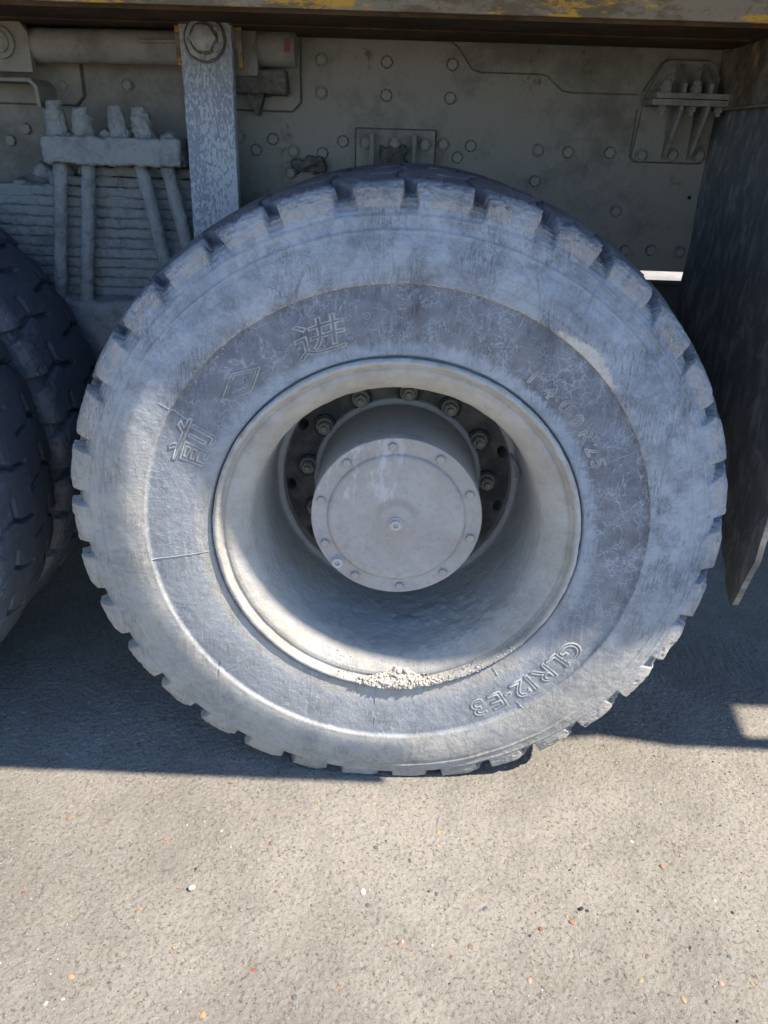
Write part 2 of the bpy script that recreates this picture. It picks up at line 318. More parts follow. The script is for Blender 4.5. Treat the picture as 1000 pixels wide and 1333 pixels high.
def mat_strut():
    k = NB('flaking_grey_strut')
    n = k.noise(1.0, 6, 0.72, k.map((150, 150, 62)), 0.3)
    m2 = k.noise(6, 3, 0.5, k.map((2.2, 1, 0.6)))
    f = k.ramp(k.math('ADD', n, k.math('MULTIPLY', k.math('SUBTRACT', m2, 0.5), 0.35)), 0.41, 0.50)
    c = k.mix(f, (0.28, 0.31, 0.37), (0.46, 0.465, 0.475))
    up_ = k.ramp(k.math('ADD', k.n('ShaderNodeSeparateXYZ').outputs[2], 0), 0, 1)
    sx = k.n('ShaderNodeSeparateXYZ'); k.lk(k.co, sx.inputs[0])
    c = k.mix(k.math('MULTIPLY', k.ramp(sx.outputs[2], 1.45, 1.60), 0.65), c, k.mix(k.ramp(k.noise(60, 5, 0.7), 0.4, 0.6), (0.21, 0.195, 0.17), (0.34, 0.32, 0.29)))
    return k.done(c, 0.95, k.bump(f, 0.0015, 0.8, k.bump(k.noise(220, 4, 0.7), 0.0015)), 0.2)
M['strut'] = mat_strut()

def mat_yellow():
    k = NB('worn_yellow_paint')
    n = k.noise(14, 6, 0.7, k.map((0.5, 1, 1.6))); sx = k.n('ShaderNodeSeparateXYZ'); k.lk(k.co, sx.inputs[0])
    c = k.mix(k.ramp(n, 0.44, 0.56), (0.14, 0.105, 0.065), (0.22, 0.18, 0.125))
    yl = k.math('MULTIPLY', k.ramp(k.noise(9, 6, 0.75, k.map((0.6, 1, 2.2))), 0.525, 0.60), 0.8)
    c = k.mix(yl, c, (0.55, 0.29, 0.03))
    c = k.mix(k.ramp(k.noise(70, 5, 0.7), 0.56, 0.66, 0, 0.7), c, (0.14, 0.08, 0.045))
    return k.done(c, 0.85, k.bump(k.noise(130, 5, 0.7), 0.0012), 0.25)
M['yellow'] = mat_yellow()

def mat_flap():
    k = NB('black_rubber_flap')
    s_ = k.noise(1.0, 5, 0.7, k.map((1, 26, 12)), 0.4); b = k.noise(9, 4, 0.6)
    c = k.mix(k.ramp(s_, 0.45, 0.68), (0.13, 0.125, 0.118), (0.26, 0.245, 0.225))
    c = k.mix(k.ramp(b, 0.5, 0.7, 0, 0.4), c, (0.28, 0.25, 0.215))
    return k.done(c, 0.8, k.bump(s_, 0.003, 0.6, k.bump(k.noise(130, 4, 0.7), 0.001)), 0.3)
M['flap'] = mat_flap()
M['rust'] = dusty('rusty_brown_hanger', (0.10, 0.07, 0.045), (0.24, 0.195, 0.14), 0.5, 7, 0.002, 120, 0.2, (0.45, 0.25, 0.03), 0.2)

def plain(name, c, v=0.25, rough=0.6):
    k = NB(name); n = k.noise(120, 3, 0.6)
    return k.done(k.mix(k.ramp(n, 0.35, 0.65), tuple(x*(1-v) for x in c), c), rough, k.bump(n, 0.0004), 0.35)
PEB = [plain('orange_stone', (0.40, 0.205, 0.12)), plain('rust_red_stone', (0.30, 0.115, 0.07)), plain('blue_grey_stone', (0.13, 0.15, 0.16)),
       plain('ochre_stone', (0.44, 0.31, 0.15)), plain('olive_stone', (0.22, 0.21, 0.13)), plain('pale_stone', (0.60, 0.57, 0.52)),
       plain('dark_stone', (0.05, 0.05, 0.055)), plain('brown_stone', (0.24, 0.17, 0.12)), plain('pink_stone', (0.50, 0.32, 0.26))]

# ------------------------------------------------------------------ mesh helpers
def mk(name, verts, faces, mat, parent=None, smooth=False, loc=None):
    me = bpy.data.meshes.new(name)
    v = np.asarray(verts, dtype=np.float32).reshape(-1, 3)
    if isinstance(faces, np.ndarray):
        k = faces.shape[1]; n = len(faces)
        me.vertices.add(len(v)); me.vertices.foreach_set('co', v.ravel())
        me.loops.add(n*k); me.loops.foreach_set('vertex_index', faces.astype(np.int32).ravel())
        me.polygons.add(n); me.polygons.foreach_set('loop_start', np.arange(0, n*k, k, dtype=np.int32))
        me.polygons.foreach_set('loop_total', np.full(n, k, dtype=np.int32))
        me.update(calc_edges=True)
    else:
        me.from_pydata([tuple(p) for p in v.tolist()], [], faces); me.update()
    if smooth: me.polygons.foreach_set('use_smooth', [True]*len(me.polygons))
    me.materials.append(M[mat] if isinstance(mat, str) else mat)
    return link(name, me, parent, loc)
def link(name, me, parent=None, loc=None, rot=None):
    o = bpy.data.objects.new(name, me); col.objects.link(o)
    if parent is not None: o.parent = parent
    if loc is not None: o.location = loc
    if rot is not None: o.rotation_euler = rot
    return o
def from_bm(name, bm, mat, parent=None, smooth=False, loc=None):
    me = bpy.data.meshes.new(name); bmesh.ops.recalc_face_normals(bm, faces=bm.faces); bm.to_mesh(me); bm.free()
    if smooth: me.polygons.foreach_set('use_smooth', [True]*len(me.polygons))
    me.materials.append(M[mat] if isinstance(mat, str) else mat)
    return link(name, me, parent, loc)
def grid_faces(nu, nv, wrap_u=False):
    iu = np.arange(nu if wrap_u else nu-1); iv = np.arange(nv-1)
    a, b = np.meshgrid(iu, iv, indexing='ij'); a1 = (a+1) % nu
    return np.stack([a*nv+b, a1*nv+b, a1*nv+b+1, a*nv+b+1], -1).reshape(-1, 4)
def box(name, x0, x1, y0, y1, z0, z1, mat, parent=None, bev=0.003, seg=2):
    bm = bmesh.new(); bmesh.ops.create_cube(bm, size=1)
    for v in bm.verts: v.co = Vector(((x0+x1)/2+v.co.x*(x1-x0), (y0+y1)/2+v.co.y*(y1-y0), (z0+z1)/2+v.co.z*(z1-z0)))
    if bev: bmesh.ops.bevel(bm, geom=bm.edges[:], offset=bev, segments=seg, profile=0.7, affect='EDGES')
    return from_bm(name, bm, mat, parent)
def prism(name, poly, y0, y1, mat, parent=None, bev=0.002, axis='Y'):
    """poly in (x, z), extruded from y0 to y1 (axis X: poly in (y, z))"""
    bm = bmesh.new()
    P = (lambda a, b, t: (a, t, b)) if axis == 'Y' else (lambda a, b, t: (t, a, b))
    A = [bm.verts.new(P(a, b, y0)) for a, b in poly]; B = [bm.verts.new(P(a, b, y1)) for a, b in poly]
    n = len(poly); f0 = bm.faces.new(A); bm.faces.new(B[::-1])
    for i in range(n): bm.faces.new((A[i], B[i], B[(i+1) % n], A[(i+1) % n]))
    bmesh.ops.recalc_face_normals(bm, faces=bm.faces)
    if bev: bmesh.ops.bevel(bm, geom=[e for e in bm.edges if all(v in A for v in e.verts)], offset=bev, segments=2, profile=0.7, affect='EDGES')
    return from_bm(name, bm, mat, parent)
def rough(o, res, amp, scale, seed=0.0, octv=4):
    """subdivide a blocky mesh to edges of about res metres and roughen it like caked mud"""
    bm = bmesh.new(); bm.from_mesh(o.data)
    for it in range(9):
        es = [e for e in bm.edges if e.calc_length() > res]
        if not es: break
        bmesh.ops.subdivide_edges(bm, edges=es, cuts=1, use_grid_fill=True)
        if len(bm.verts) > 60000: break
    bmesh.ops.triangulate(bm, faces=bm.faces); bm.normal_update()
    co = np.array([v.co[:] for v in bm.verts]); nn = np.array([v.normal[:] for v in bm.verts])
    d = fbm(co[:, 0]+seed, co[:, 1]+seed*1.7, co[:, 2]+seed*0.6, scale, octv, 0.6)*amp
    co = co+nn*d[:, None]
    for v, c in zip(bm.verts, co): v.co = c
    bm.to_mesh(o.data); bm.free(); o.data.polygons.foreach_set('use_smooth', [True]*len(o.data.polygons))
    return o
def rod(name, p0, p1, r, mat, parent=None, n=16, segs=1, r1=None):
    p0, p1 = Vector(p0), Vector(p1); d = (p1-p0); q = d.to_track_quat('Z', 'Y'); r1 = r if r1 is None else r1
    V = []; F = []
    for s in range(segs+1):
        t = s/segs
        for i in range(n):
            a = 2*math.pi*i/n; V.append(p0+d*t+q @ Vector((math.cos(a), math.sin(a), 0))*(r+(r1-r)*t))
    for s in range(segs):
        for i in range(n): F.append((s*n+i, s*n+(i+1) % n, (s+1)*n+(i+1) % n, (s+1)*n+i))
    F.append(tuple(range(n))[::-1]); F.append(tuple(segs*n+i for i in range(n)))
    o = mk(name, V, F, mat, parent)
    return o
def hexmesh(name, rad, h, washer_r=0.0, washer_h=0.0, mat='bolt', shaft_r=0.0, shaft_h=0.0, socket=False, dark_ring=False):
    """bolt head pointing along -Y with its seat at y = 0"""
    bm = bmesh.new()
    def ring(n, r, y, ph=0.0): return [bm.verts.new((r*math.cos(2*math.pi*(i+ph)/n), y, r*math.sin(2*math.pi*(i+ph)/n))) for i in range(n)]
    def skin(a, b):
        for i in range(len(a)): bm.faces.new((a[i], a[(i+1) % len(a)], b[(i+1) % len(b)], b[i]))
    y = 0
    if dark_ring:  # thin dark disc, shows as a ring round the bolt
        a = ring(20, max(rad, washer_r)*1.09, 0.0008); b = ring(20, max(rad, washer_r)*1.09, -0.0006); skin(a, b); bm.faces.new(b)
        for f in bm.faces: f.material_index = 1
    if washer_r:
        a = ring(20, washer_r, 0.001); b = ring(20, washer_r, -washer_h*0.7); c = ring(20, washer_r*0.93, -washer_h); skin(a, b); skin(b, c); bm.faces.new(c); y = -washer_h
    n = 16 if socket else 6
    a = ring(n, rad, y+0.001); b = ring(n, rad, y-h*0.82); c = ring(n, rad*0.86, y-h); skin(a, b); skin(b, c)
    if socket:
        d = ring(n, rad*0.52, y-h); e = ring(n, rad*0.46, y-h*0.35); skin(c, d); skin(d, e); bm.faces.new(e)
    else: bm.faces.new(c)
    if shaft_r:
        a = ring(12, shaft_r, y-h+0.001); b = ring(12, shaft_r, y-h-shaft_h*0.85); c = ring(12, shaft_r*0.8, y-h-shaft_h); skin(a, b); skin(b, c); bm.faces.new(c)
    me = bpy.data.meshes.new(name); bmesh.ops.recalc_face_normals(bm, faces=bm.faces); bm.to_mesh(me); bm.free()
    me.materials.append(M[mat])
    if dark_ring: me.materials.append(M['seam'])
    return me

def kind(o, k): o['kind'] = k; return o

# ------------------------------------------------------------------ ground
def axis(lo, hi, step, far, g=1.13):
    c = list(np.arange(lo, hi+1e-6, step)); s = step; x = c[-1]
    while x < far: s *= g; x += s; c.append(x)
    s = step; x = c[0]; pre = []
    while x > -far: s *= g; x -= s; pre.append(x)
    return np.array(pre[::-1]+c)
gx = axis(-1.05, 1.10, 0.0034, 400); gy = axis(-0.72, 0.40, 0.0034, 400)
GX, GY = np.meshgrid(gx, gy, indexing='ij'); zz = GX*0
near = sstep(-1.5, -1.0, GX)*sstep(1.6, 1.1, GX)*sstep(-1.2, -0.7, GY)*sstep(0.9, 0.45, GY)
def ground_h(x, y):
    a = fbm(x, y, x*0, 9, 3, 0.55)*0.0010
    b = vn(x*110, y*110, x*0+3)*0.0004+vn(x*230, y*230, x*0+8)*0.0013
    p = sstep(0.45, 0.8, vn(x*95, y*95, x*0+21))*-0.0014
    return a+b+p-0.002
zz = near*ground_h(GX, GY)+(1-near)*-0.002
ground = mk('ground', np.stack([GX, GY, zz], -1), grid_faces(len(gx), len(gy)), 'ground', smooth=True)
ground.data.flip_normals() if ground.data.polygons[0].normal.z < 0 else None
kind(ground, 'structure')
ground['label'] = 'worn sunlit concrete yard with coloured pebbles showing in its surface'

# pebbles set in the concrete
def pebble_mesh(seed):
    bm = bmesh.new(); bmesh.ops.create_icosphere(bm, subdivisions=2, radius=1); rr = random.Random(seed); o = rr.random()*50
    for v in bm.verts:
        d = 1+0.30*float(vn(np.array([v.co.x*1.3+o]), np.array([v.co.y*1.3]), np.array([v.co.z*1.3]))[0]); v.co *= d
    me = bpy.data.meshes.new('pebble'); bm.to_mesh(me); bm.free(); me.polygons.foreach_set('use_smooth', [True]*len(me.polygons)); return me
pm = {}
def pebmesh(i, c):
    if (i, c) not in pm:
        m_ = pebble_mesh(i).copy(); m_.name = 'pebble'; m_.materials.append(PEB[c]); pm[(i, c)] = m_
    return pm[(i, c)]
known = [(-0.715, -0.159, 0, 8), (-0.484, -0.206, 0, 6.5), (-0.573, -0.239, 2, 6), (-0.156, -0.089, 3, 4), (-0.068, -0.121, 4, 4), (-0.019, -0.208, 2, 6), (0.121, -0.16, 3, 8),
         (0.118, -0.197, 8, 5), (0.197, -0.189, 7, 5), (0.057, -0.24, 2, 6), (-0.03, -0.353, 2, 6), (-0.041, -0.321, 5, 8), (0.037, -0.434, 0, 7), (0.173, -0.434, 7, 8), (0.149, -0.498, 2, 7),
         (0.381, -0.372, 0, 9), (0.315, -0.389, 1, 6), (0.209, -0.349, 2, 6), (0.4, -0.247, 6, 4), (0.604, -0.228, 0, 6), (0.513, -0.438, 7, 6), (0.487, -0.488, 3, 6), (0.462, -0.48, 4, 7),
         (0.278, -0.496, 8, 6), (0.508, -0.16, 4, 4), (-0.122, -0.462, 2, 6), (-0.237, -0.499, 1, 6), (-0.155, -0.546, 2, 7), (-0.312, -0.585, 3, 9), (-0.569, -0.525, 3, 7), (-0.488, -0.386, 0, 6),
         (-0.307, -0.369, 4, 5), (-0.219, -0.33, 7, 5), (0.134, -0.458, 7, 7), (0.638, -0.487, 8, 6), (0.556, -0.52, 3, 7), (0.696, -0.485, 3, 5), (-0.594, -0.575, 5, 6), (-0.397, -0.461, 3, 5),
         (-0.154, -0.531, 7, 5), (0.417, -0.345, 6, 5), (0.555, -0.164, 5, 5), (0.312, -0.493, 7, 5), (0.673, -0.433, 2, 6), (-0.733, -0.354, 1, 4), (-0.249, -0.128, 0, 4), (-0.623, -0.172, 4, 5),
         (-0.27, -0.216, 8, 5), (-0.251, -0.207, 1, 4)]
rp = random.Random(3)
for i in range(70):
    known.append((rp.uniform(-0.85, 0.95), rp.uniform(-0.62, 0.12), rp.choice([0, 1, 2, 2, 3, 4, 5, 7, 8, 6]), rp.uniform(3.2, 4.8)))
for i, (x, y, c, s) in enumerate(known):
    o = link('pebble', pebmesh(i % 6, c), ground, (x, y, -0.0022), (0, 0, rp.uniform(0, 6.3)))
    s *= 0.001; o.scale = (s*rp.uniform(0.8, 1.15), s*rp.uniform(0.5, 0.8), 0.0018)
# hundreds of smaller stones, one part of the ground
V = []; F = []; mi = []
bmS = bmesh.new(); bmesh.ops.create_icosphere(bmS, subdivisions=1, radius=1); bv = [v.co.copy() for v in bmS.verts]; bf = [[v.index for v in f.verts] for f in bmS.faces]; bmS.free()
for i in range(1500):
    x, y = rp.uniform(-1.0, 1.1), rp.uniform(-0.68, 0.38); s = rp.uniform(0.0010, 0.0024); a = rp.uniform(0, 6.3); e = rp.uniform(0.6, 1.0); h_ = rp.uniform(0.0010, 0.0018); o = len(V)
    for v in bv: V.append((x+s*(v.x*math.cos(a)-v.y*e*math.sin(a)), y+s*(v.x*math.sin(a)+v.y*e*math.cos(a)), -0.0014+v.z*h_))
    F += [[o+j for j in f] for f in bf]; mi += [rp.choice([4, 1, 2, 2, 7, 4, 5, 5, 5, 6, 7, 7, 8])]*len(bf)
grit = mk('fine_gravel', V, F, PEB[0], ground, True)
for p in PEB[1:]: grit.data.materials.append(p)
grit.data.polygons.foreach_set('material_index', mi); kind(grit, 'stuff')
# loose stones lying on the concrete
def loose(x, y, s, c, label, h=0.75, rz=0.4):
    o = link('loose_stone', pebmesh(2, c), None, (x, y, s*h*0.55), (0.1, 0.05, rz)); o.scale = (s*1.1, s*0.8, s*h)
    o['label'] = label; o['category'] = 'stone'
loose(-0.393, -0.332, 0.0075, 5, 'small loose white stone casting a dark shadow on the concrete, lower left of the wheel')
loose(0.405, -0.342, 0.0045, 6, 'tiny loose dark chip lying on the concrete at the lower right')

# ------------------------------------------------------------------ truck root
truck = bpy.data.objects.new('dump_truck', None); col.objects.link(truck)
truck['label'] = 'dust-caked heavy dump truck seen from the side at its rear dual wheels and chassis'
truck['category'] = 'dump truck'

# ------------------------------------------------------------------ tyre
PROF = [(0.352, 0.040), (0.362, 0.022), (0.372, 0.017), (0.3825, 0.0135), (0.3842, 0.006), (0.3865, 0.0012), (0.392, -0.0005), (0.402, -0.0015), (0.418, -0.0035), (0.445, -0.0055), (0.475, -0.006), (0.500, -0.0045), (0.5125, -0.003),
        (0.5155, -0.0035), (0.5175, -0.0095), (0.520, -0.011), (0.535, -0.0135), (0.555, -0.0145), (0.575, -0.0125), (0.590, -0.009), (0.6015, -0.0045), (0.6035, -0.0055), (0.606, -0.0062), (0.6085, -0.0045),
        (0.611, -0.002), (0.625, 0.0005), (0.6275, 0.0002), (0.630, -0.0006), (0.6325, 0.001), (0.636, 0.003), (0.642, 0.003), (0.655, 0.005), (0.668, 0.010), (0.677, 0.017), (0.683, 0.028), (0.688, 0.050), (0.694, 0.085), (0.699, 0.13), (0.701, 0.185)]
def prof_y(r): return float(np.interp(r, [p[0] for p in PROF[:35]], [p[1] for p in PROF[:35]]))
def densify(P, step):
    out = []
    for (a, b), (c, d) in zip(P[:-1], P[1:]):
        L = math.hypot(c-a, d-b); s = step(0.5*(a+c), 0.5*(b+d)); n = max(1, int(math.ceil(L/s)))
        for i in range(n): t = i/n; out.append((a+(c-a)*t, b+(d-b)*t))
    out.append(P[-1]); return out
def tyre_mesh():
    mirr = [(r, 0.37-y) for r, y in PROF[::-1]][1:]
    front = densify(PROF, lambda r, y: 0.0016 if (r > 0.63 and y < 0.045) else (0.0045 if r > 0.63 else 0.0032))
    back = densify([PROF[-1]]+mirr, lambda r, y: 0.006 if r > 0.63 else 0.02)
    P = np.array(front+back[1:]); ns = len(P)
    Tn = np.gradient(P, axis=0); Tn /= np.linalg.norm(Tn, axis=1)[:, None]
    N = np.stack([-Tn[:, 1]*-1*-1, Tn[:, 0]*-1], 1)                       # outward normal of the profile
    N = np.stack([Tn[:, 1], -Tn[:, 0]], 1)
    nth = 34*58; th_ = np.arange(nth)*2*math.pi/nth
    Rr = np.repeat(P[None, :, 0], nth, 0); Yy = np.repeat(P[None, :, 1], nth, 0); TH = np.repeat(th_[:, None], ns, 1)
    NR = np.repeat(N[None, :, 0], nth, 0); NY = np.repeat(N[None, :, 1], nth, 0)
    pitch = 2*math.pi/34
    X0, Z0 = Rr*np.cos(TH), Rr*np.sin(TH)
    lowf = fbm(X0, Yy, Z0, 16, 3, 0.6); hif = fbm(X0, Yy, Z0, 75, 4, 0.65)
    dep = np.zeros_like(Rr)
    for side in (0, 1):
        yy = Yy if side == 0 else 0.37-Yy
        sel = (yy <= 0.186)
        ph = R_(89.6)+(pitch*0.5 if side else 0)
        k = np.round((TH-ph)/pitch); jit = np.sin(k*12.9898+side*3.1)*43758.5453; jit = (jit-np.floor(jit)-0.5)
        # lateral position of the groove line: straight over the shoulder, then a zigzag inwards
        sk = np.interp(yy, [0, 0.045, 0.075, 0.10, 0.125, 0.186], [0, 0.002, 0.022, 0.030, 0.016, 0.010])
        u = ((TH-ph)/pitch-k)*pitch*Rr + 0*sk
        u = u+jit*0.006-sk
        u = (u+0.5*pitch*Rr) % (pitch*Rr)-0.5*pitch*Rr
        u = u+lowf*0.0028+hif*0.0009
        hw = np.interp(yy, [0, 0.03, 0.06, 0.09, 0.14, 0.186], [0.0145, 0.0130, 0.0080, 0.0045, 0.004, 0.0035])*(1+0.45*jit)
        hw = hw*np.interp(Rr, [0.63, 0.645, 0.68], [1.3, 1.15, 1.0])
        wall = 0.0032
        g = 1-sstep(0, wall, np.abs(u)-hw)
        ramp_ = 0.30*(1-sstep(0.0, 0.030, np.where(u > 0, 9, -u)-hw))*np.where(yy < 0.05, 1, 0.3)   # one flank worn into a slope
        shape = np.maximum(g, ramp_*(0.7+0.6*jit))
        dd = np.interp(Rr, [0.634, 0.642, 0.655, 0.675, 0.69], [0, 0.005, 0.015, 0.0255, 0.022])*np.interp(yy, [0, 0.1, 0.186], [1, 0.85, 0.6])
        d = shape*dd
        # short circumferential link between neighbouring grooves
        lk = (1-sstep(0.004, 0.008, np.abs(yy-0.098)))*(Rr > 0.66)*0.016*sstep(-0.002, 0.004, u-0.0)*(1-sstep(0.048, 0.054, u))
        dep = np.where(sel, np.maximum(d, lk), dep)
    # worn, chipped lug edges
    lugz = sstep(0.638, 0.648, Rr)*(1-sstep(0.05, 0.09, np.minimum(Yy, 0.37-Yy)))
    chip = sstep(0.15, 0.75, lowf+0.5*hif)*0.0045*lugz*sstep(0.655, 0.672, Rr)
    tear = np.abs(hif)*0.0022*lugz
    dep = dep+chip+tear*np.where(dep > 0.004, 1.4, 0.7)
    dep = dep-0.0012*lowf*(Rr > 0.52)-0.0004*hif*(Rr > 0.40)
    # a few knife cuts and splits in the outer sidewall
    for (a0, r0), (a1, r1), dp_, wd in [((108.8, .567), (112.0, .528), .005, .0022), ((57.1, .629), (55.9, .572), .0025, .0012), ((67.1, .591), (63.5, .545), .002, .001), ((63.5, .545), (57.8, .509), .002, .001),
                                        ((54.4, .567), (53.5, .548), .003, .0013), ((47.6, .57), (45.2, .552), .002, .001), ((8, .585), (5.5, .600), .003, .0015), ((128, .585), (127, .578), .004, .002),
                                        ((-137, .535), (-140, .508), .004, .0018), ((-171, .60), (-169, .53), .0015, .001), ((97, .595), (96, .55), .0018, .001), ((30, .56), (27, .60), .0018, .001)]:
        ax, az, bx, bz = r0*math.cos(R_(a0)), r0*math.sin(R_(a0)), r1*math.cos(R_(a1)), r1*math.sin(R_(a1))
        dx, dz = bx-ax, bz-az; L2 = dx*dx+dz*dz; Xw = X0+lowf*0.003; Zw = Z0+hif*0.0012
        t = np.clip(((Xw-ax)*dx+(Zw-az)*dz)/L2, 0, 1); ds = np.hypot(Xw-ax-dx*t, Zw-az-dz*t)
        dep = dep+np.where(Yy < 0.02, dp_*(1-sstep(0.3*wd, wd*1.3, ds))*(1-np.abs(2*t-1)**3*0.7), 0)
    Rr = Rr-dep*NR; Yy = Yy-dep*NY
    Xf, Zf = Rr*np.cos(TH), Rr*np.sin(TH)
    # load: flatten against the ground, bulge the sidewall a little
    bul = sstep(-0.35, -0.62, Zf)*0.006*sstep(0.45, 0.56, Rr)*(1-sstep(0.60, 0.66, Rr)); Yy = Yy-np.where(Yy < 0.18, bul, -bul)
    lim = -ZC+0.0006; ex = np.maximum(0, lim+0.004-Zf); Zf = np.where(Zf < lim+0.004, lim+0.004-0.004*(1-np.exp(-ex/0.004)), Zf)
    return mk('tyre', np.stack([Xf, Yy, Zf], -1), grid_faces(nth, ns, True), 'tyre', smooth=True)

def revolve(name, P, n, mat, parent=None, disp=None, smooth=True, flip=False):
    P = np.array(P); th_ = np.arange(n)*2*math.pi/n
    Rr = np.repeat(P[None, :, 0], n, 0); Yy = np.repeat(P[None, :, 1], n, 0); TH = np.repeat(th_[:, None], len(P), 1)
    if disp: Rr, Yy = disp(Rr, Yy, TH)
    f = grid_faces(n, len(P), True)
    if flip: f = f[:, ::-1]
    return mk(name, np.stack([Rr*np.cos(TH), Yy, Rr*np.sin(TH)], -1), f, mat, parent, smooth)

# ------------------------------------------------------------------ wheel
def wheel_rim():
    P = [(0.345, 0.05), (0.352, 0.038), (0.362, 0.026), (0.3725, 0.0155), (0.3795, 0.010), (0.3812, 0.004), (0.3805, -0.002), (0.377, -0.007), (0.372, -0.0078), (0.3685, -0.0045), (0.3668, 0.0015), (0.3648, 0.0085), (0.3615, 0.0105), (0.356, 0.0085), (0.348, 0.0095), (0.340, 0.0145), (0.3325, 0.0205),
         (0.325, 0.0275), (0.318, 0.036), (0.3125, 0.045), (0.309, 0.054), (0.307, 0.064), (0.3055, 0.080), (0.304, 0.11), (0.302, 0.15), (0.299, 0.20), (0.296, 0.25), (0.2925, 0.292), (0.2905, 0.302), (0.288, 0.305), (0.279, 0.306), (0.277, 0.309), (0.2755, 0.328), (0.274, 0.333)]
    P = densify(P, lambda r, y: 0.0028)
    def disp(R, Y, T):
        X, Z = R*np.cos(T), R*np.sin(T)
        n1 = fbm(X, Y, Z, 13, 3, 0.55); n2 = fbm(X, Y, Z, 55, 3, 0.6)
        caked = sstep(-0.10, -0.26, Z)*sstep(-0.12, 0.08, X)*sstep(0.012, 0.05, Y)*(1-sstep(0.20, 0.27, Y))   # mud lying low right in the barrel
        d = n1*0.0011+n2*0.0006+caked*(0.003*np.clip(n1+0.3*n2+0.1, 0, 1)+0.0004*n2)
        return R-d, Y-d*0.3*(Y < 0.03)
    return revolve('wheel', P, 900, 'rim', None, disp)
wheel = wheel_rim(); wheel.parent = truck; wheel.location = (0, 0, ZC)
wheel['label'] = 'right-hand dual wheel with a deep dusty rim, mud lying in its lower lip'
tyre = tyre_mesh(); tyre.parent = wheel
tyre['label'] = 'outer tyre with worn shoulder lugs and raised lettering'

# disc with real hand holes
def disc_part(parent):
    hol = [(-174, .272), (151, .298), (17, .266), (-15, .267), (-144, .268), (60, .27), (105, .27), (-60, .27), (-100, .27)]
    P = densify([(0.277, 0.331), (0.150, 0.331)], lambda r, y: 0.0022)
    def disp(R, Y, T):
        X, Z = R*np.cos(T), R*np.sin(T); d = np.zeros_like(R)
        for a, r in hol:
            ta, tr = R_(a), r; r_ = min(tr, 0.262)
            dx = (X-r_*math.cos(ta)); dz = (Z-r_*math.sin(ta))
            er = dx*math.cos(ta)+dz*math.sin(ta); et = -dx*math.sin(ta)+dz*math.cos(ta)
            q = np.hypot(er/0.0105, et/0.0145); d = np.maximum(d, 1-sstep(0.82, 1.05, q))
        n = fbm(X, Y, Z, 30, 3)*0.0008
        return R, Y+d*0.05+n
    o = revolve('wheel_disc', P, 720, 'disc', parent, disp, True)
    return o
disc = disc_part(wheel)

nutm = hexmesh('wheel_nut', 0.0165, 0.020, 0.0205, 0.004, 'bolt', 0.0085, 0.010)
for a in [0, 29, 57.5, 85, 115, 144, 173, 203, 233, 262, 292, 326]:
    a = R_(a); wsh = rod('nut_washer', (0.219*math.cos(a), 0.3315, 0.219*math.sin(a)+0.0), (0.219*math.cos(a), 0.322, 0.219*math.sin(a)), 0.0275, 'oily', wheel, 24)
    link('wheel_nut', nutm, wheel, (0.219*math.cos(a), 0.3235, 0.219*math.sin(a)), (0, random.uniform(0, 1), 0))

# hub
hubP = densify([(0.205, 0.331), (0.203, 0.322), (0.1935, 0.3185), (0.192, 0.315), (0.1915, 0.300), (0.190, 0.25), (0.1885, 0.16), (0.1878, 0.118), (0.1875, 0.112), (0.1862, 0.1105)], lambda r, y: 0.006)
hubc = revolve('hub_casing', hubP, 200, 'hubside', wheel)
capP = densify([(0.1872, 0.1112), (0.1872, 0.0985), (0.1862, 0.0968), (0.184, 0.0965), (0.1535, 0.0965), (0.1515, 0.0960), (0.149, 0.0925), (0.1465, 0.0910), (0.143, 0.0900), (0.06, 0.0875), (0.043, 0.0872), (0.039, 0.0862), (0.034, 0.0845), (0.022, 0.0838), (0.0, 0.0838)], lambda r, y: 0.0025)
def capd(R, Y, T):
    X, Z = R*np.cos(T), R*np.sin(T)
    n = fbm(X, Y, Z, 18, 3)*0.0004+fbm(X, Y, Z, 90, 3)*0.00025
    # dried dust flake outlines, lower right
    fl = vn(X*38+4, Z*38, X*0)+0.4*vn(X*90, Z*90, X*0+3); fl = sstep(0.05, 0.12, fl)*0.0008*sstep(-0.02, -0.05, Z)*sstep(-0.1, -0.03, X)*(R < 0.14)
    return R, Y-(n+fl)*(R < 0.185)
cap = revolve('hub_cap', capP, 400, 'cap', wheel, capd)
hb = hexmesh('hub_bolt', 0.0098, 0.0075, 0.0, 0.0, 'nut')
for i in range(10):
    a = R_(94.5-36*i); link('hub_bolt', hb, wheel, (0.169*math.cos(a), 0.0965, 0.169*math.sin(a)), (0, random.uniform(0, 1), 0))
pl = hexmesh('drain_plug', 0.0125, 0.008, 0.0150, 0.003, 'hub', socket=True)
link('drain_plug', pl, wheel, (0.170*math.cos(R_(-139)), 0.0965, 0.170*math.sin(R_(-139))))
link('centre_plug', hexmesh('centre_plug', 0.0115, 0.007, 0.0165, 0.004, 'hub', socket=True), wheel, (-0.001, 0.0838, -0.006))

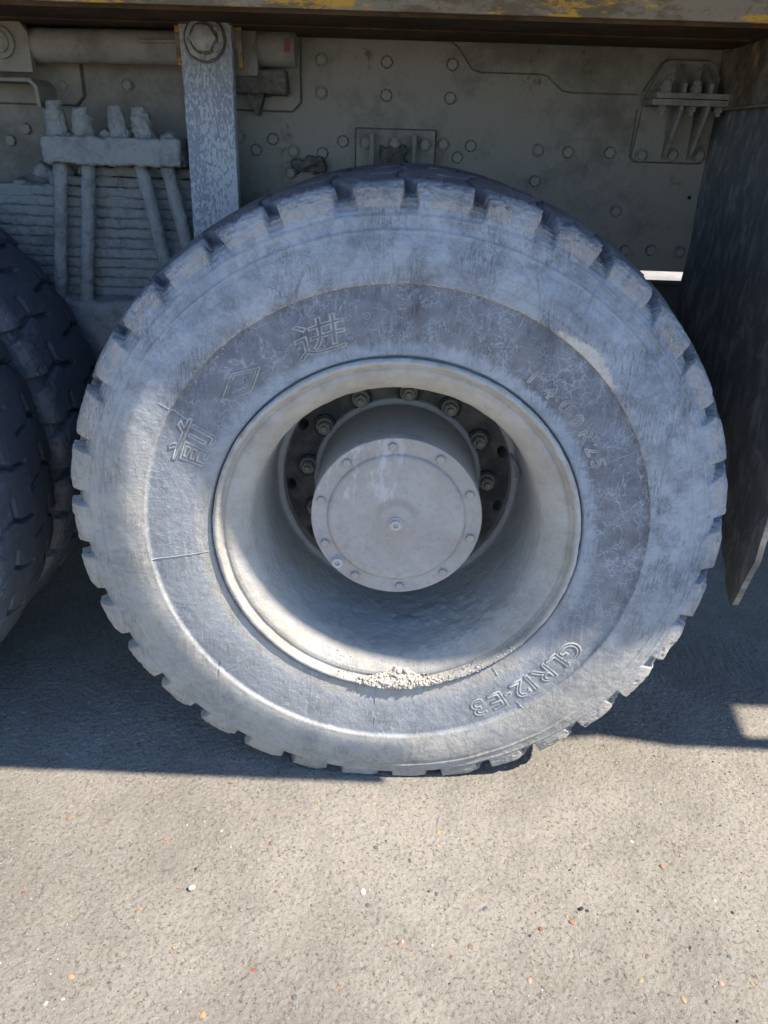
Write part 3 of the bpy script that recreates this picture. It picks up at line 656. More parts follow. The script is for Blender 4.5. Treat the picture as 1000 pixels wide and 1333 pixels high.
# valve stem: a bent metal tube beside a hand hole
def tube(name, pts, r, mat, parent, n=8):
    V = []; F = []; pts = [Vector(p) for p in pts]
    for i, p in enumerate(pts):
        d = (pts[min(i+1, len(pts)-1)]-pts[max(i-1, 0)]); q = d.to_track_quat('Z', 'Y')
        for j in range(n): a = 2*math.pi*j/n; V.append(p+q @ Vector((math.cos(a)*r, math.sin(a)*r, 0)))
    for i in range(len(pts)-1):
        for j in range(n): F.append((i*n+j, i*n+(j+1) % n, (i+1)*n+(j+1) % n, (i+1)*n+j))
    F.append(tuple(range(n))[::-1]); F.append(tuple((len(pts)-1)*n+j for j in range(n)))
    return mk(name, V, F, mat, parent, True)
tube('valve_stem', [(0.262, 0.325, 0.083), (0.268, 0.300, 0.078), (0.277, 0.280, 0.068), (0.283, 0.262, 0.056), (0.283, 0.252, 0.046), (0.277, 0.250, 0.040), (0.271, 0.252, 0.044)], 0.0042, 'nut', wheel)

# ------------------------------------------------------------------ raised writing on the sidewall
def wrap(me_v, ang0, r0, flat=0.0):
    out = []
    for x, y, z in me_v:
        r = r0+y; a = ang0-x/r0
        out.append((r*math.cos(a), prof_y(r)-z+0.0002, r*math.sin(a)))
    return out
def text_part(txt, ang, r0, size, width=1.0, depth=0.0016, name='raised_letter', tilt=0.0, lift=0.0):
    """every character its own raised outline, tops outward, read clockwise"""
    x = 0.0
    for ch in txt:
        cu = bpy.data.curves.new('letter_curve', 'FONT'); cu.body = ch; cu.size = size; cu.resolution_u = 4; cu.fill_mode = 'NONE'
        cu.align_x = 'CENTER'; cu.align_y = 'CENTER'; cu.bevel_depth = depth; cu.bevel_resolution = 1; cu.shear = tilt
        ob = bpy.data.objects.new('tmp', cu); col.objects.link(ob); bpy.context.view_layer.update()
        dg = bpy.context.evaluated_depsgraph_get(); ev = ob.evaluated_get(dg); me = ev.to_mesh()
        vs_ = [tuple(v.co) for v in me.vertices]; fs = [tuple(p.vertices) for p in me.polygons]; ev.to_mesh_clear()
        bpy.data.objects.remove(ob)
        if not vs_: x += 1; continue
        mx = (min(v[0] for v in vs_)+max(v[0] for v in vs_))/2; my = (min(v[1] for v in vs_)+max(v[1] for v in vs_))/2
        keep = ch in '.-·'
        vs_ = [((v[0]-mx)*width, v[1]-(0 if keep else my), v[2]+lift) for v in vs_]
        yield vs_, fs, name
LET = []
def put_text(txt, angs, r0, size, width=1.0, depth=0.0016, tilt=0.0, lift=0.0, dots=None):
    for (vs_, fs, nm), a in zip(text_part(txt, 0, r0, size, width, depth, tilt=tilt, lift=lift), angs):
        mk(nm, wrap(vs_, R_(a), r0), fs, 'letter', wheel, True)
put_text('前', [154.2], 0.455, 0.084, 1.2, 0.0022, 0.0, 0.0)
put_text('进', [110.8], 0.446, 0.074, 1.45, 0.0017, 0.12, 0.0)
put_text('14', [55.5, 49.5], 0.431, 0.037, 1.15, 0.0017)
put_text('.', [46.6], 0.437, 0.034, 1.0, 0.0010)
put_text('00R25', [43.8, 39.0, 33.9, 29.6, 25.6], 0.434, 0.039, 1.15, 0.0017)
put_text('GLR12', [-33.6, -38.4, -43.6, -47.6, -51.2], 0.474, 0.068, 1.15, 0.0021, 0.0, 0.0)
put_text('-', [-55.0], 0.474, 0.060, 1.0, 0.0016)
put_text('E3', [-58.6, -64.2], 0.474, 0.064, 1.25, 0.0021)
# polar helpers for ridges
def ridge(pa, pb, wdt=0.0016, h=0.0016, name='moulded_rib', n=14):
    (a0, r0), (a1, r1) = pa, pb; V = []; F = []
    x0, z0, x1, z1 = r0*math.cos(R_(a0)), r0*math.sin(R_(a0)), r1*math.cos(R_(a1)), r1*math.sin(R_(a1))
    L = math.hypot(x1-x0, z1-z0); px, pz = -(z1-z0)/L*wdt, (x1-x0)/L*wdt
    for i in range(n+1):
        t = i/n; cx_, cz_ = x0+(x1-x0)*t, z0+(z1-z0)*t; tp = 1 if 0 < i < n else 0.3
        for (k_, hh) in ((-1, -0.0008), (-0.5, h*tp), (0.5, h*tp), (1, -0.0008)):
            X, Z = cx_+px*k_, cz_+pz*k_; V.append((X, prof_y(math.hypot(X, Z))-hh, Z))
    for i in range(n):
        for j in range(3): F.append((i*4+j, i*4+j+1, i*4+j+5, i*4+j+4))
    return V, F
def ridges(lst, name, wdt=0.0014, h=0.0015):
    for a, b in lst:
        V, F = ridge(a, b, wdt, h); mk(name, V, F, 'letter', wheel, True)
ridges([((-172.6, .517), (-173.6, .388)), ((64.9, .510), (65.6, .395)), ((25.0, .45), (24.8, .515)), ((-94.7, .388), (-94.4, .427)), ((-93.9, .465), (-93.8, .530)), ((-54.0, .388), (-54.2, .414)),
        ((-54.5, .495), (-52.3, .602)), ((148.8, .545), (149.2, .478)), ((146.8, .418), (146.4, .392)), ((105.9, .412), (105.4, .39)), ((-15.6, .479), (-15.2, .529)), ((25.9, .392), (24.7, .43)), ((-136.8, .512), (-136.2, .44)), ((-22, .392), (-22.5, .42))], 'moulded_rib', 0.0013, 0.0014)
# diamond emblem with a looped letter
def polyridge(pts, name, wdt, h, close=True):
    V = []; F = []; n = len(pts)
    for i in range(n if close else n-1):
        v, f = ridge(pts[i], pts[(i+1) % n], wdt, h, n=8); o = len(V); V += v; F += [tuple(q+o for q in ff) for ff in f]
    return mk(name, V, F, 'letter', wheel, True)
dia = [(133.4, .469), (126.9, .446), (133.0, .421), (140.0, .449)]
polyridge(dia, 'diamond_emblem', 0.0018, 0.0028)
def shrink(P, s):
    xy = [(r*math.cos(R_(a)), r*math.sin(R_(a))) for a, r in P]; cx_ = sum(p[0] for p in xy)/len(xy); cz_ = sum(p[1] for p in xy)/len(xy)
    xy = [(cx_+(x-cx_)*s, cz_+(z-cz_)*s) for x, z in xy]; return [(math.degrees(math.atan2(z, x)), math.hypot(x, z)) for x, z in xy]
polyridge(shrink(dia, 0.80), 'diamond_emblem', 0.0012, 0.0022)
def loc2pol(a0, r0, pts): return [(a0-math.degrees(x/r0), r0+y) for x, y in pts]
polyridge(loc2pol(133.3, .4465, [(0.011*math.cos(t)-0.003, 0.0075*math.sin(t)) for t in np.linspace(0.3, 5.9, 14)]), 'emblem_letter', 0.0017, 0.0034, False)
polyridge(loc2pol(133.3, .4465, [(0.004, -0.009), (0.008, -0.005), (0.006, 0.0), (0.013, 0.004), (0.016, -0.001), (0.010, -0.007)]), 'emblem_letter', 0.0017, 0.0034, False)
polyridge(loc2pol(98.6, .463, [(0.0062*math.cos(t), 0.0062*math.sin(t)) for t in np.linspace(0, 2*math.pi, 17)[:-1]]), 'round_emblem', 0.0009, 0.0012)
polyridge(loc2pol(98.6, .463, [(0.0, -0.0035), (0.0, 0.0035)]), 'round_emblem', 0.0008, 0.001, False)
# tiny worn plate lettering, bottom
polyridge(loc2pol(-97.9, .497, [(-0.032, -0.010), (0.032, -0.010), (0.032, 0.010), (-0.032, 0.010)]), 'small_plate', 0.0007, 0.0009)
V = []; F = []
for row, yy in enumerate((-0.0045, 0.0035)):
    for i in range(17 if row else 9):
        x = -0.028+i*0.0034+(0.012 if not row else 0)
        for seg in random.sample([((x, yy-0.002), (x, yy+0.002)), ((x+0.0018, yy-0.002), (x+0.0018, yy+0.002)), ((x, yy+0.002), (x+0.0018, yy+0.002)), ((x, yy), (x+0.0018, yy))], 3):
            q = loc2pol(-97.9, .497, seg); v, f = ridge(q[0], q[1], 0.00045, 0.0007, n=1); o = len(V); V += v; F += [tuple(s+o for s in ff) for ff in f]
kind(mk('worn_small_lettering', V, F, 'letter', wheel, True), 'stuff')
V = []; F = []
for grp in (-131.5, -135.5, -139.5):
    for j in range(7):
        q = loc2pol(grp, .462, [(-0.009+j*0.003, -0.008+(j % 2)*0.003), (-0.007+j*0.003, 0.008)])
        v, f = ridge(q[0], q[1], 0.0005, 0.0007, n=2); o = len(V); V += v; F += [tuple(s+o for s in ff) for ff in f]
kind(mk('worn_moulded_lettering', V, F, 'letter', wheel, True), 'stuff')

# inner tyre and the neighbouring dual wheel
def tyre_copy(parent, loc, label):
    o = tyre.copy(); col.objects.link(o); o.parent = parent; o.location = loc; o['label'] = label; return o
tyre_copy(wheel, (0, 0.405, 0), 'inner tyre of the dual pair, mostly hidden')
w2 = wheel.copy(); col.objects.link(w2); w2.parent = truck; w2.location = (-1.54, 0, ZC); w2['label'] = 'left-hand dual wheel, only its shaded tread in view'
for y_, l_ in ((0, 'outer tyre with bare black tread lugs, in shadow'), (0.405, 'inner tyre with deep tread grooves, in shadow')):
    o = tyre_copy(w2, (0, y_, 0), l_); o.material_slots[0].link = 'OBJECT'; o.material_slots[0].material = M['tyre_dark']
for o in (disc, hubc, cap):
    c = o.copy(); col.objects.link(c); c.parent = w2

# ------------------------------------------------------------------ chassis rail
rail = prism('chassis_rail', [(-2.6, 1.072), (0.852, 1.072), (0.852, 1.72), (-2.6, 1.72)], 1.006, 1.03, 'rail', truck, 0.002)
prism('rail_plate', [(-2.6, 1.0735), (0.850, 1.0735), (0.850, 1.534), (0.620, 1.535), (0.440, 1.534), (0.415, 1.538), (0.385, 1.560), (0.372, 1.572), (0.355, 1.576), (0.190, 1.576), (0.165, 1.582), (0.150, 1.600), (0.125, 1.632), (0.105, 1.645), (0.088, 1.647), (-2.6, 1.647)], 0.998, 1.0055, 'rail', rail, 0.0015)
def seam(pts, parent, y=0.9972, w_=0.0016):  # thin dark strip laid along the plate edges
    V = []; F = []
    for (x0, z0), (x1, z1) in zip(pts[:-1], pts[1:]):
        L = math.hypot(x1-x0, z1-z0); px, pz = -(z1-z0)/L*w_, (x1-x0)/L*w_; o = len(V)
        for (x, z) in ((x0+px, z0+pz), (x0-px, z0-pz), (x1-px, z1-pz), (x1+px, z1+pz)): V += [(x, y-0.0012, z), (x, y+0.002, z)]
        F += [(o, o+2, o+4, o+6), (o+1, o+7, o+5, o+3), (o, o+1, o+3, o+2), (o+2, o+3, o+5, o+4), (o+4, o+5, o+7, o+6), (o+6, o+7, o+1, o)]
    return mk('dark_seam', V, F, 'seam', parent)
seam([(0.622, 1.537), (0.440, 1.5365), (0.415, 1.5405), (0.385, 1.5625), (0.372, 1.5745), (0.355, 1.5785), (0.190, 1.5785), (0.165, 1.5845), (0.150, 1.6025), (0.125, 1.6345), (0.105, 1.6475)], rail, 1.004)
rb = hexmesh('rail_bolt', 0.0150, 0.010, 0.0, 0, 'bolt', dark_ring=True)
rb2 = hexmesh('rail_bolt', 0.0135, 0.009, 0.0165, 0.002, 'bolt', dark_ring=True)
BP = [(-0.246, 1.595), (-0.068, 1.595), (0.11, 1.594), (-0.246, 1.516), (-0.067, 1.515), (0.109, 1.513), (-0.48, 1.4), (-0.384, 1.397), (-0.433, 1.368), (-0.326, 1.367), (-0.244, 1.365), (-0.186, 1.397), (0.097, 1.397), (0.175, 1.396), (0.139, 1.365),
      (0.365, 1.39), (0.45, 1.388), (0.567, 1.39), (0.608, 1.237), (0.652, 1.129), (0.729, 1.132), (0.814, 1.13), (-1.085, 1.402), (-1.134, 1.371), (-0.783, 1.519), (0.365, 1.31), (0.20, 1.30), (0.30, 1.235)]
for i, (x, z) in enumerate(BP):
    link('rail_bolt', rb if i % 3 else rb2, rail, (x, 0.9985, z), (0, random.uniform(0, 1), 0))
rod('drilled_hole', (0.814, 0.9985, 1.28), (0.814, 0.9965, 1.28), 0.0055, 'black', rail, 12)
# second rail, far wheels, tank, and boxes added to block light
box('chassis_rail', -2.6, 2.2, 1.95, 1.98, 1.072, 1.60, 'rail', truck, 0.002)
box('cross_member', 0.86, 0.98, 1.03, 1.95, 1.10, 1.50, 'rail', truck, 0.004)
box('cross_member', -0.84, -0.70, 1.03, 1.95, 1.10, 1.50, 'rail', truck, 0.004)
rod('axle', (0, 0.36, ZC), (0, 2.6, ZC), 0.11, 'black', truck, 24)
rod('axle', (-1.54, 0.36, ZC), (-1.54, 2.6, ZC), 0.11, 'black', truck, 24)
gb = box('underbody_blocker', -2.6, 0.55, 1.20, 2.5, 0.42, 1.60, 'black', truck, 0.03)  # added block, shuts sky light out from under the truck
gb['label'] = 'dark block between the rails, added to keep light out'
ft = box('front_blocker', 1.75, 3.6, 0.35, 2.9, 0.40, 1.90, 'black', truck, 0.05); ft['label'] = 'unseen block ahead of the rear wheels, added to keep light out'  # added unseen block against sky light from the right
tb = box('tail_blocker', -3.6, -2.65, 0.3, 2.9, 0.45, 1.90, 'black', truck, 0.03)  # added unseen block against sky light from the left
def far_wheel(x):
    o = bpy.data.objects.new('wheel', wheel.data); col.objects.link(o); o.parent = truck; o.location = (x, 2.98, ZC); o.rotation_euler = (0, 0, math.pi)
    o['label'] = 'dual wheel on the far side, hidden behind the near one'
    tyre_copy(o, (0, 0, 0), 'outer tyre on the far side'); tyre_copy(o, (0, 0.405, 0), 'inner tyre on the far side')
far_wheel(0); far_wheel(-1.54)
tk = box('air_tank', 0.70, 2.3, 1.50, 1.62, 0.52, 0.960, 'black', truck, 0.02, 4)
tk['label'] = 'black tank between the chassis rails'

# upper left: tube with bracket, side plates
def gusset(x0, x1, z0, z1, cl, cr, y0=0.980, y1=0.9975, name='rail_bracket'):
    P = [(x0+cl, z0), (x1-cr, z0), (x1, z0+cr), (x1, z1), (x0, z1), (x0, z0+cl)]
    P = [p for i, p in enumerate(P) if p != P[i-1]]
    return prism(name, P, y0, y1, 'rail', truck, 0.002)
seam([(-0.62, 1.4665), (-0.325, 1.4665), (-0.3015, 1.490), (-0.3015, 1.646)], rail)
seam([(-1.3, 1.4645), (-0.927, 1.4645), (-0.9035, 1.489), (-0.9035, 1.57)], rail)
seam([(-0.15, 1.31), (-0.15, 1.4325), (0.076, 1.4325), (0.076, 1.31)], rail)
seam([(0.626, 1.50), (0.6245, 1.381), (0.637, 1.3685), (0.822, 1.3685), (0.830, 1.375)], rail)
seam([(0.637, 1.545), (0.674, 1.6135), (0.69, 1.6225), (0.80, 1.6225), (0.817, 1.614), (0.840, 1.577)], rail, 1.004)
g1 = gusset(-0.62, -0.304, 1.469, 1.646, 0, 0.022); link('rail_bolt', rb2, g1, (-0.337, 0.985, 1.515))
g2 = gusset(-1.30, -0.906, 1.467, 1.575, 0, 0.022); link('rail_bolt', rb2, g2, (-0.957, 0.985, 1.512))
tubeo = rod('cross_tube', (-0.985, 0.90, 1.600), (-0.575, 0.90, 1.604), 0.040, 'rail', truck, 32, 1)
tubeo.data.polygons.foreach_set('use_smooth', [len(p.vertices) == 4 for p in tubeo.data.polygons]); tubeo['label'] = 'dusty tube running under the deck'
rough(tubeo, 0.02, 0.0008, 40)
tube('oil_pipe', [(-0.70, 0.855, 1.612), (-0.685, 0.852, 1.613), (-0.60, 0.852, 1.615), (-0.55, 0.852, 1.615)], 0.0045, 'rail', tubeo)
bl = prism('pin_bracket', [(-1.16, 1.535), (-0.985, 1.535), (-0.985, 1.625), (-1.005, 1.652), (-1.16, 1.652)], 0.86, 0.885, 'rail', truck, 0.004)
prism('bracket_lip', [(-1.16, 1.522), (-0.995, 1.522), (-0.977, 1.505), (-0.974, 1.455), (-0.983, 1.455), (-0.987, 1.503), (-0.999, 1.513), (-1.16, 1.513)][::-1], 0.855, 0.98, 'rail', bl, 0.002)
rod('pivot_pin', (-1.055, 0.862, 1.60), (-1.055, 0.848, 1.60), 0.036, 'rail', bl, 28); rod('pivot_pin_head', (-1.055, 0.848, 1.60), (-1.055, 0.842, 1.60), 0.024, 'bolt', bl, 24)
# right of the strut: boss block, mud-covered joint, plate
bb = box('frame_bracket', -0.467, -0.405, 0.90, 0.9845, 1.545, 1.648, 'rail', truck, 0.004)
blk = rod('spring_eye', (-0.405, 0.93, 1.612), (-0.307, 0.93, 1.612), 0.042, 'rail', bb, 28); blk.data.polygons.foreach_set('use_smooth', [len(p.vertices) == 4 for p in blk.data.polygons])
rp_ = prism('paint_mark', [(-0.332, 1.602), (-0.316, 1.600), (-0.315, 1.628), (-0.330, 1.630)], 0.8868, 0.8885, plain('faded_red_paint', (0.22, 0.05, 0.04)), bb, 0)
lug_ = box('muddy_lug', -0.47, -0.335, 0.91, 0.985, 1.505, 1.562, 'darkmud', bb, 0.008); rough(lug_, 0.010, 0.006, 28, 3)
lg2 = prism('bracket_wedge', [(-0.445, 1.51), (-0.395, 1.51), (-0.412, 1.455), (-0.418, 1.455)], 0.93, 0.984, 'darkmud', bb, 0.003)

# small bracket peeking over the tyre
sb = box('small_bracket', -0.147, 0.073, 0.976, 0.9975, 1.30, 1.430, 'rail', truck, 0.002)
for x in (-0.103, 0.015): box('bracket_rib', x-0.006, x+0.006, 0.945, 0.9762, 1.31, 1.418, 'rail', sb, 0.002)
for x in (-0.12, -0.04, 0.045): link('rail_bolt', rb2, sb, (x, 0.9755, 1.395))
mc = box('mud_cake', -0.075, -0.005, 0.955, 0.989, 1.335, 1.385, 'darkmud', sb, 0.01); rough(mc, 0.005, 0.011, 60, 2)
sb2 = box('small_plate_bracket', -0.355, -0.235, 0.986, 0.9975, 1.22, 1.337, 'rail', truck, 0.003)
link('rail_bolt', rb2, sb2, (-0.333, 0.985, 1.312)); mc = box('mud_cake', -0.325, -0.235, 0.965, 0.99, 1.315, 1.35, 'darkmud', sb2, 0.006); rough(mc, 0.005, 0.010, 60, 5)

# flanged mount bracket, right
mb = prism('mount_bracket', [(0.640, 1.371), (0.822, 1.371), (0.828, 1.377), (0.838, 1.52), (0.640, 1.52), (0.628, 1.381)], 0.986, 0.9975, 'rail', truck, 0.003)
prism('upper_plate', [(0.640, 1.527), (0.842, 1.527), (0.838, 1.575), (0.815, 1.612), (0.800, 1.620), (0.690, 1.620), (0.676, 1.612)], 0.984, 1.0045, 'rail', mb, 0.003)
box('flange_lower', 0.634, 0.846, 0.885, 0.985, 1.508, 1.523, 'bolt', mb, 0.003)
box('flange_upper', 0.642, 0.848, 0.885, 0.983, 1.5245, 1.538, 'bolt', mb, 0.003)
for x in (0.715, 0.785):
    prism('bracket_rib', [(0.988, 1.378), (0.975, 1.378), (0.893, 1.500), (0.893, 1.510), (0.988, 1.510)], x-0.0045, x+0.0045, 'bolt', mb, 0.001, axis='X')
    prism('bracket_rib', [(0.988, 1.61), (0.965, 1.61), (0.893, 1.560), (0.893, 1.536), (0.988, 1.536)], x-0.0045, x+0.0045, 'bolt', mb, 0.001, axis='X')
nutV = hexmesh('flange_nut', 0.0165, 0.020, 0, 0, 'bolt', 0.0115, 0.012); nutS = hexmesh('flange_nut', 0.0125, 0.014, 0, 0, 'bolt', 0.0075, 0.010)
for x in (0.674, 0.752, 0.823):
    if x < 0.8: link('flange_nut', nutV, mb, (x, 0.915, 1.537), (-math.pi/2, 0, 0))
    link('flange_nut', nutS, mb, (x-0.003, 0.915, 1.509), (math.pi/2, 0, 0))
for x, z in ((0.654, 1.386), (0.74, 1.389), (0.815, 1.389)): link('rail_bolt', rb2, mb, (x, 0.9865, z))
link('rail_bolt', rb2, mb, (0.70, 0.985, 1.575))

# ------------------------------------------------------------------ top deck edge beam
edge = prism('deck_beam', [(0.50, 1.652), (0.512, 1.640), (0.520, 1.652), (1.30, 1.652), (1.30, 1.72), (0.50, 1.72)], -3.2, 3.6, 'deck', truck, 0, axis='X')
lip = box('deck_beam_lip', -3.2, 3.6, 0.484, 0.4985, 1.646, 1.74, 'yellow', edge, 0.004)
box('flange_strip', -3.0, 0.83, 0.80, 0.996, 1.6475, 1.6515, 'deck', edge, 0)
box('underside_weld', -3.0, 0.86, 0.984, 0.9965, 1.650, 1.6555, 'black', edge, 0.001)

# ------------------------------------------------------------------ strut
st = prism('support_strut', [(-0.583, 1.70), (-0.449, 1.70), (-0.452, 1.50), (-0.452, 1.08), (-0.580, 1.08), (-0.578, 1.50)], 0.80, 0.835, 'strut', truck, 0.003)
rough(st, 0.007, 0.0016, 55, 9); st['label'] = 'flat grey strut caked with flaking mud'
gp = prism('strut_plate', [(-0.600, 1.560), (-0.588, 1.560), (-0.590, 1.60), (-0.445, 1.60), (-0.442, 1.555), (-0.432, 1.555), (-0.434, 1.72), (-0.602, 1.72)], 0.836, 0.850, 'yellow', st, 0.002)
rod('strut_pin_recess', (-0.516, 0.803, 1.616), (-0.516, 0.7955, 1.616), 0.053, 'seam', st, 36)
pr = rod('strut_pin_collar', (-0.516, 0.803, 1.616), (-0.516, 0.786, 1.616), 0.047, 'nut', st, 36, 3); rough(pr, 0.008, 0.0018, 45, 1)
rod('strut_pin_gap', (-0.516, 0.788, 1.616), (-0.516, 0.7825, 1.616), 0.036, 'seam', st, 36)
pr = rod('strut_pin', (-0.516, 0.792, 1.616), (-0.516, 0.770, 1.616), 0.031, 'nut', st, 6); rough(pr, 0.007, 0.002, 60, 4)
for i in range(5):
    a = 0.6+i*1.3; b_ = rod('mud_lump', (-0.516+0.038*math.cos(a), 0.795, 1.616+0.038*math.sin(a)), (-0.516+0.036*math.cos(a), 0.782, 1.616+0.036*math.sin(a)), 0.008+0.003*math.sin(i*2), 'mud', st, 8); rough(b_, 0.006, 0.003, 90, i)

# ------------------------------------------------------------------ leaf spring pack
spr = box('spring_seat', -1.10, -0.58, 0.818, 1.0, 0.50, 0.965, 'mud', truck, 0.03, 3); rough(spr, 0.014, 0.012, 14, 6)
spr['label'] = 'mud-buried spring seat on the axle'
lf = None
leafpack = box('leaf_spring', -1.62, -0.52, 0.903, 0.996, 0.90, 1.262, 'mud', truck, 0.004); rough(leafpack, 0.012, 0.005, 30, 2)
leafpack['label'] = 'leaf spring pack buried in grey mud'
z = 1.315; k_ = 0
ends = [(-0.915, -0.60), (-1.00, -0.575), (-1.055, -0.56), (-1.16, -0.55)]
while z > 0.93:
    x0, x1 = ends[min(k_, 3)]; x0 = x0 if k_ < 3 else -1.6; h_ = 0.0245
    o = box('spring_leaf', x0, x1, 0.895+0.002*math.sin(k_*2.1), 0.992, z-h_, z, 'mud', leafpack, 0.006, 2); rough(o, 0.0065, 0.0030, 60, k_*1.3, 4)
    z -= 0.0272; k_ += 1
for (x, z_, s) in ((-1.02, 1.298, .03), (-0.965, 1.305, .025), (-1.10, 1.262, .03), (-0.59, 1.30, .028), (-0.62, 1.262, .03), (-0.575, 1.235, .025), (-0.93, 1.318, .022)):
    o = rod('mud_lump', (x, 0.93, z_-s*0.5), (x+0.01, 0.93, z_+s*0.35), s, 'mud', leafpack, 14, 3, s*0.7); rough(o, 0.008, 0.010, 32, x*9)
cl = box('spring_clamp', -0.965, -0.603, 0.80, 0.93, 1.322, 1.388, 'mud', truck, 0.012, 3); rough(cl, 0.0055, 0.0045, 55, 5); cl['label'] = 'thick clamp plate holding the u-bolts'
for x0, x1, zb in ((-0.938, -1.000, 0.965), (-0.862, -0.925, 0.945), (-0.722, -0.664, 1.05), (-0.650, -0.590, 1.06)):
    o = rod('u_bolt', (x0, 0.845, 1.325), (x1 if x0 < -0.8 else x1, 0.845, zb-0.05), 0.0185, 'mud', cl, 20, 1); rough(o, 0.006, 0.0022, 70, x0*3)
for x0, tlt, h_, s in ((-0.935, -0.004, 0.105, 0.024), (-0.868, 0.0, 0.088, 0.025), (-0.765, -0.014, 0.092, 0.023), (-0.700, -0.014, 0.096, 0.024)):
    o = rod('u_bolt_nut', (x0, 0.85, 1.375), (x0+tlt, 0.85, 1.375+h_*0.72), s*1.18, 'mud', cl, 16, 10, s*1.02); rough(o, 0.005, 0.0045, 75, x0*5)
    o = rod('u_bolt_end', (x0+tlt*0.6, 0.85, 1.375+h_*0.5), (x0+tlt, 0.85, 1.375+h_*0.92), s*0.92, 'mud', cl, 14, 8, s*0.8); rough(o, 0.005, 0.0045, 85, x0*7)
for x in (-0.815, -0.640, -0.905):
    o = rod('mud_lump', (x, 0.86, 1.38), (x+0.004, 0.87, 1.402), 0.024, 'mud', cl, 12, 3, 0.012); rough(o, 0.007, 0.009, 40, x*3)

# ------------------------------------------------------------------ mud flap and its hanger
def flap_mesh():
    nu, nv = 70, 110; V = np.zeros((nu, nv, 3))
    for i in range(nu):
        u = i/(nu-1)
        for j in range(nv):
            v = j/(nv-1); y = 1.0+(0.135-1.0)*u
            zb = float(np.interp(y, [0.135, 0.19, 0.26, 0.34, 0.6, 1.0], [0.56, 0.405, 0.47, 0.535, 0.60, 0.66])); z_ = 1.51+(zb-1.51)*v
            sway = -0.018*math.sin(v*2.6)-0.02*u*v*v+0.012*math.sin(u*5+v*2)
            V[i, j] = (0.845+sway, y, z_)
    x, y, z_ = V[..., 0].copy(), V[..., 1], V[..., 2]
    V[..., 0] += fbm(x*0, y, z_, 6, 3)*0.004
    V[..., 2] += (np.linspace(0, 1, nv)[None, :] > 0.985)*fbm(x*0, y, z_*0, 45, 3)*0.006
    F = grid_faces(nu, nv); Vb = V.copy(); Vb[..., 0] += 0.014; n = nu*nv
    A = [tuple(f) for f in F.tolist()]; B = [tuple(q+n for q in f[::-1]) for f in F.tolist()]
    idx = lambda i, j: i*nv+j; S = []
    for i in range(nu-1):
        for j in (0, nv-1): S.append((idx(i, j), idx(i+1, j), idx(i+1, j)+n, idx(i, j)+n))
    for j in range(nv-1):
        for i in (0, nu-1): S.append((idx(i, j), idx(i, j+1), idx(i, j+1)+n, idx(i, j)+n))
    o = mk('mud_flap', np.concatenate([V.reshape(-1, 3), Vb.reshape(-1, 3)]), A+B+S, 'flap', truck, True)
    bm = bmesh.new(); bm.from_mesh(o.data); bmesh.ops.recalc_face_normals(bm, faces=bm.faces)
    for e in bm.edges: e.smooth = not (len(e.link_faces) == 2 and e.calc_face_angle(0) > 0.9)
    bm.to_mesh(o.data); bm.free(); return o
flap = flap_mesh(); flap['label'] = 'black rubber mud flap hanging ahead of the wheel'
hang = box('flap_hanger', 0.832, 0.856, 0.30, 0.996, 1.507, 1.645, 'rust', truck, 0.003); rough(hang, 0.012, 0.0025, 25, 3); hang['label'] = 'rusty hanger plate with worn yellow paint'
box('hanger_flange', 0.826, 0.870, 0.30, 0.99, 1.500, 1.5065, 'yellow', hang, 0.001)

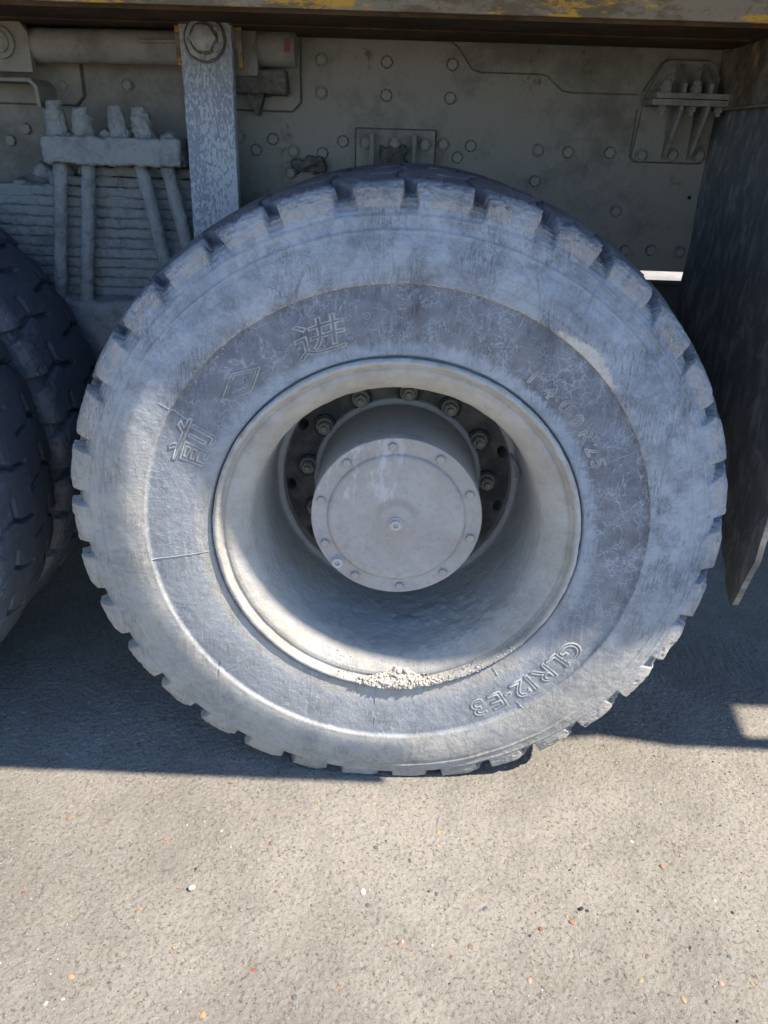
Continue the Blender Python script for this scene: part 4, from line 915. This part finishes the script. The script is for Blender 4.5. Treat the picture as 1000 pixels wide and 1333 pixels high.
# ------------------------------------------------------------------ unseen dump body above the frame, shaped to throw the shade
DY = -0.50
def shade_plate():
    """unseen plate shaped for its shadows, cut-outs let sunlight through; W carries a point of the wheel or the ground up the sunbeam on to the plate"""
    def W(x, y, z): t = (y-DY)/SB; return (x+t, z+SCV*t)
    T_ = 4.4
    low = [(-3.0, 3.4), W(-0.60, 0, 1.05), W(-0.41, 0, 0.95), W(-0.36, 0, 0.80), (1.15, 2.37), (1.41, 2.215), (1.56, 2.185), W(0.47, 0, 0.50), W(0.50, 0, 0.412), W(0.63, 0.02, 0.47), W(0.56, 0.20, 0.0), W(0.75, 0.17, 0.0), W(0.93, 0.17, 0.0)]
    low = sorted(low); xb = low[-1][0]
    lz = lambda x: float(np.interp(x, [q[0] for q in low], [q[1] for q in low]))
    low = sorted(low+[(2.40, lz(2.40)), (2.58, lz(2.58))])
    P = []
    for a, b in zip(low[:-1], low[1:]):
        if a[0] >= 2.399 and b[0] <= 2.581: P += [[a, b, (b[0], 2.80), (a[0], 2.80)], [(a[0], 2.94), (b[0], 2.94), (b[0], T_), (a[0], T_)]]   # small slot cut to let sun on to the flap edge
        else: P.append([a, b, (b[0], T_), (a[0], T_)])
    h0, h1, h2, h3 = W(0.955, 0.20, 0), W(1.16, 0.20, 0), W(1.19, 0.345, 0), W(0.975, 0.345, 0)       # the light opening
    zb_ = low[-1][1]
    P += [[(xb, zb_), (h0[0], zb_), h0, (xb, h0[1])], [(xb, h0[1]), h0, h3, (xb, h3[1])], [(xb, h3[1]), h3, h2, (h2[0], T_), (xb, T_)],
          [(h0[0], zb_), (7.0, zb_), (7.0, h1[1]), h1, h0], [h1, (7.0, h1[1]), (7.0, h2[1]), h2], [h2, (7.0, h2[1]), (7.0, T_), (h2[0], T_)]]
    arc = []  # arc added to shade the ground left of the tyre
    for z in (0.002, 0.06, 0.061, 0.08, 0.11, 0.15, 0.2, 0.3, 0.45, 0.62, 0.8, 0.95):
        arc.append(W(-math.sqrt(max(0, 0.595**2-(z-ZC)**2)), 0.0, z))
    P += [[(0.0, a[1]), a, b, (0.0, b[1])] for a, b in zip(arc[:-1], arc[1:])] + [[(0.0, arc[-1][1]), arc[-1], (arc[-1][0], T_-1.0), (0.0, T_-1.0)]]
    bm = bmesh.new()
    for q in P:
        A = [bm.verts.new((x, DY-0.02, z)) for x, z in q]; B = [bm.verts.new((x, DY, z)) for x, z in q]; n = len(q)
        bm.faces.new(A); bm.faces.new(B[::-1])
        for t in range(n): bm.faces.new((A[t], B[t], B[(t+1) % n], A[(t+1) % n]))
    return from_bm('body_shade_plate', bm, 'body', truck)
body = shade_plate(); body['label'] = 'unseen dump body side, cut to throw shade and patches of sun'
prism('body_slope', [(0.20, 1.95), (-0.498, 3.00), (-0.498, 3.05), (0.22, 1.98)], -3.0, 6.2, 'body', body, 0, axis='X')
box('body_floor', -3.0, 6.2, 0.215, 3.0, 1.95, 1.99, 'body', body, 0)
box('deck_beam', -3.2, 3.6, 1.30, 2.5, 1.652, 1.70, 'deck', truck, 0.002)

# ------------------------------------------------------------------ dried mud clods on the lower lip of the rim
V = []; F = []; rq = random.Random(5)
bmS = bmesh.new(); bmesh.ops.create_icosphere(bmS, subdivisions=2, radius=1); bv = np.array([v.co[:] for v in bmS.verts]); bf = [[v.index for v in f.verts] for f in bmS.faces]; bmS.free()
RP = [(0.379, -0.004), (0.374, -0.0068), (0.368, -0.004), (0.3645, 0.0), (0.361, 0.005), (0.356, 0.0085), (0.349, 0.0115), (0.341, 0.0155), (0.333, 0.0205), (0.325, 0.0275)]
def clod(a, t, s):
    i = min(int(t*(len(RP)-1)), len(RP)-2); q = t*(len(RP)-1)-i; r = RP[i][0]*(1-q)+RP[i+1][0]*q; y = RP[i][1]*(1-q)+RP[i+1][1]*q
    r -= s*0.5; y -= s*0.35; o = len(V)
    d = 1+0.75*vn(bv[:, 0]*1.6+o*0.37, bv[:, 1]*1.6+o*0.11, bv[:, 2]*1.6)+0.45*vn(bv[:, 0]*3.4+o, bv[:, 1]*3.4, bv[:, 2]*3.4)
    sh = (rq.uniform(0.7, 1.25), rq.uniform(0.7, 1.2), rq.uniform(0.6, 1.0))
    for p, dd in zip(bv, d): V.append((r*math.cos(R_(a))+p[0]*s*dd*sh[0], y+p[1]*s*dd*sh[1], ZC+r*math.sin(R_(a))+p[2]*s*dd*sh[2]))
    F.extend([[o+j for j in f] for f in bf])
for i in range(900):
    a = rq.triangular(-103, -72, -86); w_ = max(0, 1-abs(a+87)/16)
    clod(a, rq.uniform(0.0, 0.25+0.55*w_), rq.uniform(0.0011, 0.0030+0.0038*w_))
for i in range(260):
    a = rq.uniform(-74, -38); clod(a, rq.uniform(0.0, 0.22), rq.uniform(0.0008, 0.0028)*(1-0.35*(a+74)/36))
for i in range(260):
    a = rq.uniform(-112, -25); clod(a, rq.uniform(0.2, 1.0), rq.uniform(0.0006, 0.0016))
cl_ = mk('dried_mud_clods', V, F, 'clod', None, True); kind(cl_, 'stuff')
cl_['label'] = 'crumbly pale clods of dried mud lying on the bottom lip of the rim'; cl_['category'] = 'mud'
